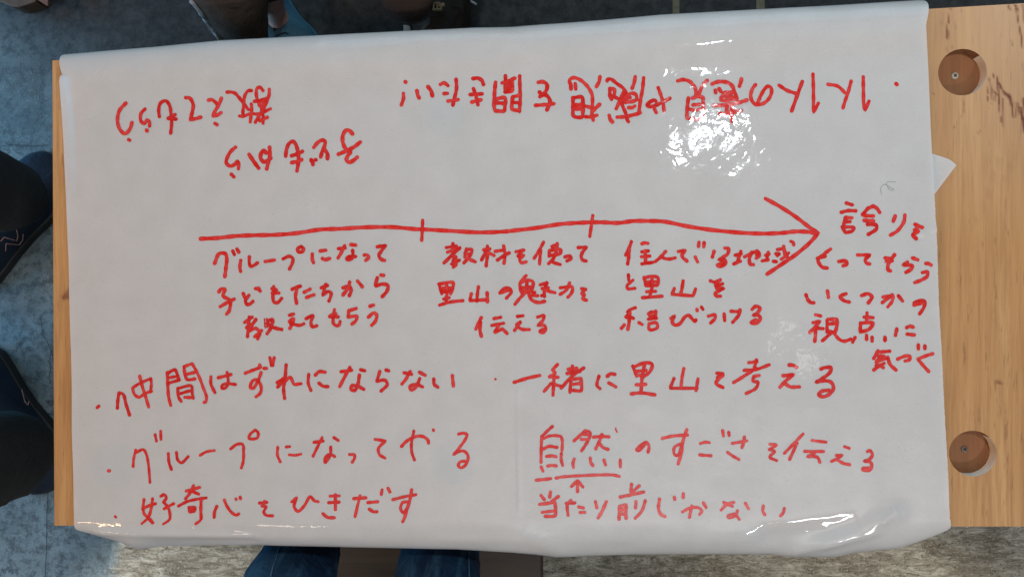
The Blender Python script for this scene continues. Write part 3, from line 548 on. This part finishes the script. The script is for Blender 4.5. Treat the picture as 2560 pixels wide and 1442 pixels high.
# second board under the holes that are closed, with its screws
for (c, r, thru), (px, py, rp, _), scr, smat in zip(hc[:2], HOLES[:2], ((2387, 190), (2411, 1122)), (SCREW, SCREWD)):
    pl = mesh_obj('hole_floor', [(c.x - .05, c.y - .05, T - HD), (c.x + .05, c.y - .05, T - HD), (c.x + .05, c.y + .05, T - HD), (c.x - .05, c.y + .05, T - HD)], [(0, 1, 2, 3)], WOOD2, bench, False)
    s = at(scr[0], scr[1], T - HD)
    V, Fc = [], []
    for rr, zz in ((.0041, 0), (.0041, .0006), (.0036, .0011), (.0, .0012)):
        V += [(s.x + math.cos(k * math.pi / 10) * rr, s.y + math.sin(k * math.pi / 10) * rr, T - HD + zz) for k in range(20)]
    for i in range(3):
        for k in range(20): Fc.append((i * 20 + k, i * 20 + (k + 1) % 20, (i + 1) * 20 + (k + 1) % 20, (i + 1) * 20 + k))
    sc = mesh_obj('screw', V, Fc, smat, bench)
    V, Fc = [], []
    for ang in (.6, .6 + math.pi / 2):
        ux, uy = math.cos(ang) * .0022, math.sin(ang) * .0022; wx, wy = -uy * .28, ux * .28; b0 = len(V)
        V += [(s.x - ux - wx, s.y - uy - wy, T - HD + .0014 + ang * 1e-4), (s.x + ux - wx, s.y + uy - wy, T - HD + .0014 + ang * 1e-4), (s.x + ux + wx, s.y + uy + wy, T - HD + .0014 + ang * 1e-4), (s.x - ux + wx, s.y - uy + wy, T - HD + .0014 + ang * 1e-4)]
        Fc.append((b0, b0 + 1, b0 + 2, b0 + 3))
    mesh_obj('screw_slot', V, Fc, BLACK, sc, False)
# splinter gouge below the far hole, small nick near the middle
for k in range(4):
    a = quad_pt(.08 + .28 * k, .12); b = quad_pt(.08 + .28 * k, .88)
    for q in (a, b): prism('leg', rect(q.x - .022, q.y - .022, q.x + .022, q.y + .022), 0, T - TH - .001, WOOD2, bench, .002)

# ---------------------------------------------------------------- paper sheet
sheet = empty('paper_sheet', (0, 0, T))
tag(sheet, 'large glossy white paper sheet with red handwriting draped over the bench', 'paper sheet')
EPS = .0045
def settle(p):
    """the sheet rests on the board: never below its top while over it"""
    ta, tb = B0.y + (B3.y - B0.y) * (p.x - B0.x) / (B3.x - B0.x), B1.y + (B2.y - B1.y) * (p.x - B1.x) / (B2.x - B1.x)
    if tb - .0025 < p.y < ta + .0025 and p.x > B0.x - .002: p.z = max(p.z, T + .0007)
def interp(tab, x):
    if x <= tab[0][0]: return tab[0][1]
    for (a, va), (b, vb) in zip(tab, tab[1:]):
        if x <= b: return va + (vb - va) * (x - a) / (b - a)
    return tab[-1][1]
LEFT = [(138, 165), (150, 159), (162, 163), (205, 154), (300, 160), (360, 162), (485, 166), (660, 171), (720, 172), (970, 179), (1080, 180), (1200, 183), (1300, 185)]
RIGHT = [(1, 2290), (12, 2306), (22, 2313), (32, 2315), (60, 2316), (155, 2320), (360, 2329), (500, 2336), (610, 2342), (745, 2347), (882, 2355), (1080, 2364), (1180, 2370), (1305, 2375)]
TOPS = [(150, 141), (166, 137), (400, 117), (557, 101), (640, 97), (850, 86), (1070, 75), (1180, 70), (1280, 68), (1330, 64), (1430, 57), (1650, 38), (1920, 23), (2100, 13), (2290, 1), (2320, 1)]
BOTS = [(184, 1316), (193, 1325), (226, 1333), (301, 1352), (351, 1371), (390, 1367), (427, 1364), (640, 1361), (760, 1364), (891, 1367), (1142, 1372), (1280, 1380), (1340, 1385), (1390, 1391), (1450, 1389), (1580, 1385), (1750, 1384), (1920, 1384), (1982, 1391), (2082, 1391), (2132, 1380), (2245, 1370), (2320, 1345), (2367, 1326), (2376, 1319)]
def ytop(px): return 152 + (px - 131) * (21 - 152) / (2316 - 131)
CREASES = [  # ridges in the sheet: (x0, y0, x1, y1, width m, height m)
 (1289, 430, 1299, 1280, .0018, .0011), (1285, 110, 1289, 430, .0025, .0004), (2245, 1275, 1985, 1395, .010, .0045), (2190, 1330, 2060, 1372, .006, .003), (2150, 1306, 1900, 1345, .012, -.004), (2240, 1262, 2200, 1300, .004, .002),
 (240, 1332, 640, 1343, .006, .004), (360, 1372, 640, 1352, .010, -.003), (1300, 1335, 1420, 1395, .014, .0030), (1340, 1348, 1590, 1345, .010, .0016), (2300, 590, 2336, 570, .004, .0016), (2290, 600, 2322, 582, .003, -.0012), (660, 1345, 900, 1344, .008, .0012), (1100, 1352, 1300, 1350, .008, .0014), (1640, 1352, 1900, 1340, .012, .002),
 (1030, 140, 1260, 120, .012, -.0012), (372, 150, 382, 185, .010, -.0016), (200, 150, 212, 185, .010, -.0014), (820, 200, 900, 140, .020, .0016), (700, 200, 760, 330, .025, .0012), (175, 200, 186, 480, .0035, .0012)]
CR = []
for (xa, ya, xb, yb, w, h) in CREASES: CR.append((at(xa, ya, T).xy, at(xb, yb, T).xy, w, h))
def relief(x, y):
    z = .0011 * noise.noise(Vector((x * 5.5 + 3, y * 5.5, 0))) + 0.0007 * noise.noise(Vector((x * 14, y * 14, 5))) + .00016 * noise.noise(Vector((x * 45, y * 45, 9)))
    p = Vector((x, y))
    for a, b, w, h in CR:
        d = b - a; k = max(0.0, min(1.0, (p - a).dot(d) / d.length_squared)); q = (p - (a + d * k)).length / w
        if q < 3: z += h * math.exp(-q * q) * (1 if .02 < k < .98 else .6)
    return z
YC = 1296.0
AB = 1.35
HF = .0055           # the sheet arches up a little before it rolls over the far edge
def arch(px, py):
    q = (py - ytop(px) - 44) / 50
    return HF * math.exp(-q * q) if 0 < q < 3 else (HF if q <= 0 else 0)
def drop(px):          # how far the near flap hangs below the table top at its lower edge
    return interp([(184, .004), (226, .018), (351, .045), (640, .036), (1280, .040), (1390, .050), (1900, .042), (2082, .050), (2245, .034), (2376, .004)], px)
def near_pt(px, s):
    e = interp(BOTS, px); dz = drop(px)
    p0 = at(px, YC, T + EPS); p1 = at(px, e, T + EPS - dz)
    f = math.sin(AB * s) / math.sin(AB); g = (1 - math.cos(AB * s)) / (1 - math.cos(AB))
    p = p0.lerp(Vector((p1.x, p1.y, T + EPS)), f); p.z = T + EPS - dz * g; return p
def far_pt(px, s):
    """far roll: s 0..1 over the edge, 1..2 hanging straight down behind the bench"""
    c = ytop(px) + 44; e = interp(TOPS, px)
    p0 = at(px, c, T + EPS + HF); p1 = at(px, e, T + EPS - .017)
    a = min(s, 1) * 1.45
    f = math.sin(a) / math.sin(1.45); g = (1 - math.cos(a)) / (1 - math.cos(1.45))
    p = p0.lerp(Vector((p1.x, p1.y, T + EPS)), f); p.z = T + EPS + HF - (.017 + HF) * g
    if s > 1: p.z -= (s - 1) * .07; p.y -= (s - 1) * .004
    return p
def paper_pt(px, py):
    """a point of the sheet as seen at a pixel"""
    c = ytop(px) + 44
    if py > YC:
        lo, hi = 0.0, 1.0
        for _ in range(22):
            m = (lo + hi) / 2
            if project(near_pt(px, m))[1] < py: lo = m
            else: hi = m
        p = near_pt(px, lo)
    elif py < c:
        lo, hi = 0.0, 1.0
        for _ in range(22):
            m = (lo + hi) / 2
            if project(far_pt(px, m))[1] > py: lo = m
            else: hi = m
        p = far_pt(px, lo)
    else: p = at(px, py, T + EPS + arch(px, py))
    p.z += relief(p.x, p.y); settle(p); return p
NU, NV = 420, 250
rows = [('f', 2.0), ('f', 1.5)] + [('f', 1 - i / 14) for i in range(14)] + [('m', i / NV) for i in range(NV + 1)] + [('n', (i + 1) / 26) for i in range(26)]
V = []
for kind, s in rows:
    for i in range(NU + 1):
        u = i / NU
        if kind == 'm':
            # pixel row, then columns between the two side edges of that row
            cen = ytop(1240) + 44
            pyr = cen + (YC - cen) * s
            xl, xr_ = interp(LEFT, pyr), interp(RIGHT, pyr)
            px = xl + (xr_ - xl) * u
            c = ytop(px) + 44; py = c + (YC - c) * s
            xl, xr_ = interp(LEFT, py), interp(RIGHT, py); px = xl + (xr_ - xl) * u
            c = ytop(px) + 44; py = c + (YC - c) * s
            p = at(px, py, T + EPS + arch(px, py))
            jag = .0
            if i == NU and py > 480: jag = .0006 * noise.noise(Vector((py * .35, 1, 0)))
            p.x += jag
        elif kind == 'n':
            xl = 185 + 6 * s; px = xl + (2375.5 - xl) * u; p = near_pt(px, s)
        else:
            ss = min(s, 1); xl = 159 + 6 * ss * ss; xr_ = 2315 - 22 * ss ** 4
            px = xl + (xr_ - xl) * u; p = far_pt(px, s)
        p.z += relief(p.x, p.y) * (1.0 if not (kind == 'f' and s > 1) else 0)
        if not (kind == 'f' and s > 1): settle(p)
        V.append(p)
n = NU + 1
Fc = [(j * n + i, (j + 1) * n + i, (j + 1) * n + i + 1, j * n + i + 1) for j in range(len(rows) - 1) for i in range(NU)]
# curl the left edge up a little where it lies on the end of the bench
for j, (kind, s) in enumerate(rows):
    if kind == 'm' and s < .42:
        for i in range(0, 5): V[j * n + i].z += .0042 * (1 - i / 5) ** 1.5 * (1 - s / .42)
ps = mesh_obj('sheet', V, Fc, PAPER, sheet)
fl_ = [(2326, 384, 0), (2333, 385, .0006), (2370, 397, .0016), (2381, 404, .0022), (2391, 413, .003), (2364, 449, .0018), (2336, 486, .0006), (2328, 486, 0)]
V = [at(a, b, T + .0008 + h) for a, b, h in fl_]
cen = at(2352, 430, T + .0016); V.append(cen)
tf = mesh_obj('torn_flap', V, [(i, 8, (i + 1) % 8) for i in range(8)], PAPER, sheet, False)

# ---------------------------------------------------------------- red handwriting, part by part
def ribbon(V, Fc, P, line, w, lift, rnd):
    """one felt-tip stroke: flat band with round ends, five points across"""
    pts = line
    if len(pts) == 1: pts = [(pts[0][0] - .3, pts[0][1]), (pts[0][0] + .3, pts[0][1])]
    n = len(pts); h = w / 2
    T_ = []
    for i in range(n):
        a = pts[max(i - 1, 0)]; b = pts[min(i + 1, n - 1)]; dx, dy = b[0] - a[0], b[1] - a[1]; L = math.hypot(dx, dy) or 1
        T_.append((dx / L, dy / L))
    secs = []
    t0, t1 = T_[0], T_[-1]
    for k in range(4, 0, -1):
        a = k / 4 * math.pi / 2 * .96; secs.append((pts[0][0] - t0[0] * h * math.sin(a), pts[0][1] - t0[1] * h * math.sin(a), t0, h * math.cos(a)))
    for i in range(n): secs.append((pts[i][0], pts[i][1], T_[i], h * (1 + .09 * math.sin(i * .55 + rnd * 9))))
    for k in range(1, 5):
        a = k / 4 * math.pi / 2 * .96; secs.append((pts[-1][0] + t1[0] * h * math.sin(a), pts[-1][1] + t1[1] * h * math.sin(a), t1, h * math.cos(a)))
    s0 = len(V)
    for si, (x, y, tg, hw) in enumerate(secs):
        endcap = si < 2 or si > len(secs) - 3
        for c in (-1, -.62, 0, .62, 1):
            p = paper_pt(x - tg[1] * hw * c, y + tg[0] * hw * c); p.z += lift
            V.append(p); P.append(.85 if (abs(c) == 1 or endcap) else rnd * .5)
    for i in range(len(secs) - 1):
        for c in range(4):
            a = s0 + i * 5 + c; Fc.append((a, a + 5, a + 6, a + 1))
groups = {}
for e in INK: groups.setdefault(e[0], []).append(e)
def clusters(items):
    """words of one line: strokes that stand close together"""
    box = [(min(p[0] for p in l), min(p[1] for p in l), max(p[0] for p in l), max(p[1] for p in l)) for l, w, r in items]
    par = list(range(len(items)))
    def find(i):
        while par[i] != i: i = par[i]
        return i
    for i in range(len(items)):
        for j in range(i):
            a, b = box[i], box[j]
            g = math.hypot(max(0, a[0] - b[2], b[0] - a[2]), max(0, a[1] - b[3], b[1] - a[3])) - 9
            big = max(a[2] - a[0], a[3] - a[1], b[2] - b[0], b[3] - b[1]) + 9
            if g * .0005 <= max(.016, .40 * big * .0005): par[find(i)] = find(j)
    out = {}
    for i in range(len(items)): out.setdefault(find(i), []).append(items[i])
    return sorted(out.values(), key=lambda c: -len(c))
for key, ents in groups.items():
    items = [(line, w, random.random()) for (_, ox, oy, sc, w, s) in ents for line in strokes(ox, oy, sc, s)]
    for ci, cl in enumerate(clusters(items)):
        V, Fc, P = [], [], []
        for k, (line, w, rnd) in enumerate(cl):
            ribbon(V, Fc, P, line, w * random.uniform(.94, 1.05), .00028 + (k % 22) * .000016, rnd)
        dot = len(cl) == 1 and max(abs(cl[0][0][0][0] - cl[0][0][-1][0]), abs(cl[0][0][0][1] - cl[0][0][-1][1])) < 12
        nm = 'arrow' if key == 'arrow' else 'underline' if key == 'underline' else 'bullet_dot' if dot else 'handwriting_line'
        o = mesh_obj(nm, V, Fc, INKM, sheet)
        a_ = o.data.attributes.new('pool', 'FLOAT', 'POINT'); a_.data.foreach_set('value', P)
        if key in LINE_LABEL and not dot: o['label'] = LINE_LABEL[key] if ci == 0 else 'piece of the ' + LINE_LABEL[key]
ox, oy, sc, w, s = PENCIL
V, Fc, P = [], [], []
for line in strokes(ox, oy, sc, s): ribbon(V, Fc, P, line, w, .0003, .5)
o = mesh_obj('pencil_squiggle', V, Fc, PENC, sheet)
# ---------------------------------------------------------------- shoes
def shoe(parent, heel, toe, width, height, mat, sole_mat, name='shoe'):
    d = (toe - heel); L = d.length; d.normalize(); s = Vector((-d.y, d.x, 0))
    prof = [(0, .30, .55), (.03, .62, .80), (.10, .80, 1.0), (.22, .82, 1.0), (.36, .80, .92), (.50, .84, .74), (.64, .95, .60), (.78, 1.0, .50), (.89, .90, .43), (.96, .64, .34), (1.0, .26, .2)]
    V, Fc = [], []; m = 18
    for t_, wd, ht in prof:
        c = heel + d * (L * t_); hw = width / 2 * wd; h = height * ht
        for k in range(m + 1):
            a = math.pi * k / m; ca, sa = math.cos(a), math.sin(a)
            x = hw * math.copysign(abs(ca) ** .75, ca); z = .018 + (h - .018) * sa ** .8
            V.append(c + s * x + Vector((0, 0, z)))
    n = m + 1
    for i in range(len(prof) - 1):
        for k in range(m): Fc.append((i * n + k, i * n + k + 1, (i + 1) * n + k + 1, (i + 1) * n + k))
    Fc.append(tuple(range(n))[::-1]); Fc.append(tuple(range((len(prof) - 1) * n, len(prof) * n)))
    up = mesh_obj(name, V, Fc, mat, parent)
    bm = bmesh.new(); bm.from_mesh(up.data); bmesh.ops.recalc_face_normals(bm, faces=bm.faces); bm.to_mesh(up.data); bm.free()
    sb = up.modifiers.new('sub', 'SUBSURF'); sb.levels = sb.render_levels = 1
    out = []
    for t_, wd, ht in prof: out.append(heel + d * (L * t_) + s * (width / 2 * wd * 1.05))
    for t_, wd, ht in prof[::-1]: out.append(heel + d * (L * t_) - s * (width / 2 * wd * 1.05))
    prism('sole', [(p.x, p.y) for p in out], .0, .022, sole_mat, up, .004)
    return up
def on_surface(obj, px, py, lift=.0012):
    bv = BVHTree.FromObject(obj, bpy.context.evaluated_depsgraph_get()); q = at(px, py, 0); d = (q - CAM).normalized()
    inv = obj.matrix_world.inverted(); h = bv.ray_cast(inv @ CAM, (inv.to_3x3() @ d).normalized())
    return (obj.matrix_world @ h[0]) - d * lift if h[0] is not None else None
def stitched(name, obj, lines, r, mat):
    V, Fc = [], []
    for ln in lines:
        pts = []
        for (a, b) in zip(ln, ln[1:]):
            for k in range(6):
                p = on_surface(obj, a[0] + (b[0] - a[0]) * k / 6, a[1] + (b[1] - a[1]) * k / 6)
                if p: pts.append(p)
        p = on_surface(obj, *ln[-1])
        if p: pts.append(p)
        if len(pts) < 2: continue
        for i, p in enumerate(pts):
            d = (pts[min(i + 1, len(pts) - 1)] - pts[max(i - 1, 0)]).normalized(); s = d.cross(Vector((0, 0, 1))).normalized(); u = s.cross(d)
            V += [p + s * r, p + u * r, p - s * r, p - u * r]
        b0 = len(V) - 4 * len(pts)
        for i in range(len(pts) - 1):
            for k in range(4): Fc.append((b0 + i * 4 + k, b0 + i * 4 + (k + 1) % 4, b0 + (i + 1) * 4 + (k + 1) % 4, b0 + (i + 1) * 4 + k))
    return mesh_obj(name, V, Fc, mat, obj) if V else None
def legs(parent, pelvis, nodes_l, nodes_r, rp, mat, name, waist=.16):
    nodes = [(pelvis, rp), (pelvis + Vector((0, 0, waist)), rp * .92)]; edges = [(0, 1)]
    for side in (nodes_l, nodes_r):
        prev = 0
        for p, r in side: nodes.append((p, r)); edges.append((prev, len(nodes) - 1)); prev = len(nodes) - 1
    return skin(name, nodes, edges, mat, parent)
def limb(pts, k=3):
    """extra points along a limb so that its taper and bends stay where they are put"""
    out = []
    for (p, r), (q, s) in zip(pts, pts[1:]):
        for i in range(k): out.append((p.lerp(q, i / k), r + (s - r) * i / k))
    out.append(pts[-1]); return out
G3 = Vector
# person at the left end: dark trousers, black trainers with stitched emblem
pl = empty('person', at(-520, 800, 0)); tag(pl, 'person at left bench end in charcoal trousers and black trainers, feet turned outward', 'person', 'people around the bench')
pv = Vector((-1.42, -.08, .50))
LU = [(pv + Vector((.06, .12, 0)), .080), (at(-330, 470, .47), .075), (at(-160, 455, .40), .074), (at(-40, 474, .26), .070), (at(30, 494, .17), .064), (at(64, 505, .12), .050)]
LD = [(pv + Vector((.06, -.12, 0)), .080), (at(-330, 1190, .47), .080), (at(-170, 1175, .42), .082), (at(-50, 1150, .30), .086), (at(20, 1136, .22), .078), (at(78, 1126, .15), .058)]
trL = legs(pl, pv, LU, LD, .13, CHAR, 'trousers'); rumple(trL, .006, 16, 5)
legs(pl, pv, [(p, r * .62) for p, r in LU] + [(at(40, 540, .09), .033)], [(p, r * .62) for p, r in LD] + [(at(60, 1080, .09), .033)], .08, SKIN, 'body', .01)
s1 = shoe(pl, at(-70, 705, 0), at(165, 400, 0), .120, .10, NAVY, RUB)
s2 = shoe(pl, at(-55, 880, 0), at(150, 1215, 0), .125, .10, NAVY, RUB)
bpy.context.view_layer.update()
stitched('emblem', s2, [[(54, 972), (62, 1003), (70, 1012), (75, 994), (86, 1012), (103, 1035)], [(97, 1003), (104, 1020)], [(113, 1014), (119, 1030), (117, 1043)]], .0011, STITCH)
stitched('emblem', s1, [[(2, 603), (10, 593), (42, 602), (45, 590), (41, 572)], [(14, 628), (15, 609), (48, 612), (57, 600), (58, 585)]], .0009, STITCH)

# person on the far side, grey-brown trousers, bare ankle, blue suede shoe
pa = empty('person', at(560, -420, 0)); tag(pa, 'person beyond the bench in grey-brown trousers with bare ankle and blue shoe', 'person', 'people around the bench')
pv = at(600, -700, .38)
A1 = [(pv + Vector((-.10, -.02, 0)), .080), (at(545, -170, .42), .072), (at(563, -60, .37), .066), (at(582, 10, .28), .056), (at(600, 58, .19), .050), (at(622, 112, .11), .044)]
A2 = [(pv + Vector((.10, -.02, 0)), .080), (at(640, -260, .42), .070), (at(655, -130, .36), .058), (at(664, -50, .22), .048)]
trA = legs(pa, pv, A1, A2, .12, GREYBR, 'trousers', .03); rumple(trA, .004, 22, 3)
legs(pa, pv, [(p, r * .6) for p, r in A1], [(p, r * .62) for p, r in A2] + [(at(672, -8, .15), .024), (at(681, 18, .10), .0215), (at(690, 40, .06), .022), (at(704, 62, .045), .022)], .075, SKIN, 'body', .01)
sa = shoe(pa, at(664, 2, 0), at(772, 168, 0), .096, .085, BLUES, BLUES)
bpy.context.view_layer.update()
# pale collar of the shoe and its seams
stitched('shoe_collar', sa, [[(672, 48), (680, 40), (690, 28), (695, 17)]], .0024, WHITE)
stitched('shoe_seam', sa, [[(700, 36), (693, 48), (687, 60), (684, 78)], [(688, 92), (700, 86), (712, 82), (721, 86)]], .0014, NAVY)
# pale turned hem along the near edge of the trouser leg
stitched('trouser_hem', trA, [[(478, 1), (497, 25), (515, 50), (535, 76), (553, 102)]], .0042, HEM)

# second person on the far side: only a dark brown knee shows
pb = empty('person', at(1020, -420, 0)); tag(pb, 'person beyond the bench showing only a rounded dark brown knee', 'person', 'people around the bench')
pv = at(1090, -700, .38)
K1 = [(pv + Vector((-.10, -.02, 0)), .080), (at(1012, -280, .42), .060), (at(1014, -120, .42), .047), (at(1016, -18, .42), .042), (at(1022, -6, .33), .037), (at(1030, -12, .20), .036), (at(1034, -18, .10), .034)]
K2 = [(pv + Vector((.10, -.02, 0)), .080), (at(1240, -300, .48), .060), (at(1240, -190, .42), .048), (at(1232, -170, .30), .040), (at(1225, -160, .10), .034)]
legs(pb, pv, K1, K2, .12, BROWN, 'trousers', .03)
legs(pb, pv, [(p, r * .6) for p, r in K1], [(p, r * .6) for p, r in K2], .075, SKIN, 'body', .01)
shoe(pb, at(1030, -60, 0), at(1075, -330, 0), .09, .08, NAVY, RUB); shoe(pb, at(1225, -130, 0), at(1235, -380, 0), .09, .08, NAVY, RUB)

# person on the near side in blue jeans
pj = empty('person', at(920, 1750, 0)); tag(pj, 'person on the near side in faded blue jeans, shins at the paper edge', 'person', 'people around the bench')
pv = at(905, 1950, .37)
J1 = [(pv + Vector((-.10, .02, 0)), .088), (at(700, 1560, .385), .074), (at(716, 1490, .375), .070), (at(736, 1432, .33), .065), (at(757, 1385, .26), .061), (at(772, 1350, .16), .058), (at(780, 1330, .12), .056)]
J2 = [(pv + Vector((.10, .02, 0)), .088), (at(1085, 1560, .385), .074), (at(1090, 1490, .375), .070), (at(1096, 1434, .33), .065), (at(1104, 1388, .26), .063), (at(1116, 1350, .16), .060), (at(1122, 1330, .12), .058)]
je = legs(pj, pv, J1, J2, .12, DENIM, 'jeans', .03); rumple(je, .005, 17, 1)
legs(pj, pv, [(p, r * .62) for p, r in J1], [(p, r * .62) for p, r in J2], .075, SKIN, 'body', .01)
shoe(pj, at(775, 1375, .085), at(800, 1080, .085), .095, .085, NAVY, RUB); shoe(pj, at(1118, 1375, .085), at(1130, 1080, .085), .095, .085, NAVY, RUB)
bpy.context.view_layer.update()
seam_m = cloth('faded_seam', (.07, .17, .25), .2)
for ln in ([(699, 1366), (690, 1395), (681, 1420), (676, 1442)], [(1172, 1376), (1172, 1400), (1173, 1441)]): stitched('side_seam', je, [ln], .0010, seam_m)

# ---------------------------------------------------------------- things on the floor
bpts = [at(x, y, .085) for x, y in ((830, 1900), (1353, 1900), (1353, 1250), (725, 1250), (725, 1380))]
fb = prism('floor_box', [(p.x, p.y) for p in [at(735, 1900, .085), at(1353, 1900, .085), at(1353, 1180, .085), at(735, 1180, .085)]], 0, .085, DARKW, None, .003)
tag(fb, 'low dark brown wooden box under the jeans wearer\'s feet', 'wooden box')

bag = empty('backpack', at(1082, 0, 0)); tag(bag, 'grey-brown canvas backpack on the floor beside the brown knee, with beige buckle', 'backpack')
q = [at(x, y, .10) for x, y in ((1008, 95), (1152, 95), (1160, 30), (1161, -110), (1130, -150), (1030, -150), (1004, -110))]
bb = prism('bag_body', [(p.x, p.y) for p in q], .0, .10, BAGM, bag, .012)
sbm = bb.modifiers.new('sub', 'SUBSURF'); sbm.levels = sbm.render_levels = 1
bpy.context.view_layer.update()
def flat_piece(name, poly, z, th, mat, parent, bev=.0008):
    p = [at(x, y, z) for x, y in poly]; return prism(name, [(a.x, a.y) for a in p][::-1], z - th, z, mat, parent, bev)
bu = flat_piece('buckle', [(1084, 5), (1101, 5), (1102, 8), (1087, 8)], .111, .008, BEIGE, bag)
flat_piece('buckle_bar', [(1081, 22), (1103, 21), (1104, 24), (1080, 25)], .111, .008, BEIGE, bu)
flat_piece('buckle_bar', [(1090, 8), (1093, 8), (1095, 22), (1092, 22)], .110, .007, BEIGE, bu)
flat_piece('buckle_bar', [(1081, 22), (1084, 6), (1087, 8), (1084, 22)], .110, .007, BEIGE, bu)
flat_piece('buckle_bar', [(1101, 16), (1104, 16), (1104, 22), (1101, 22)], .110, .007, BEIGE, bu)
flat_piece('buckle_tongue', [(1094, 8), (1111, 7), (1111, 16), (1096, 17)], .109, .005, BEIGE, bu)
flat_piece('strap', [(1031, 62), (1050, 57), (1068, 49), (1074, 44), (1074, 60), (1058, 74), (1050, 90), (1033, 90)], .106, .006, WEB, bag)
flat_piece('patch', [(1008, 62), (1024, 64), (1028, 90), (1009, 90)], .105, .005, WHITE, bag)
stitched('seam', bb, [[(1152, 18), (1150, 28), (1140, 44), (1130, 62), (1126, 75)], [(1128, 17), (1145, 17), (1152, 18)], [(1072, 44), (1095, 42), (1108, 38), (1114, 33)]], .0012, RUB)
dc = tube('drawcord', [at(1166, -2, .03), at(1174, 2, .02), at(1183, 7, .008), at(1191, 12, .004)], .0022, WHITE, bag)

blk = prism('wooden_block', [(q_.x, q_.y) for q_ in [at(x, y, 0) for x, y in ((-120, -50), (0, 6), (57, 32), (66, 34.5), (82, 34.5), (121, 21.5), (124, -90), (-120, -90))]], 0, .034, BLOCKW, None, .002)
blk['label'] = 'brown wooden block standing at the far left corner of the floor'; blk['category'] = 'wooden block'
cap_ = prism('block_lit_top', [(q_.x, q_.y) for q_ in [at(x, y, .039) for x, y in ((62, -100), (84, -6), (119, 16), (121.5, -100))]], .0345, .039, BLOCK_LIT, blk, .0005)  # paler cap: the lit top face put into its own colour
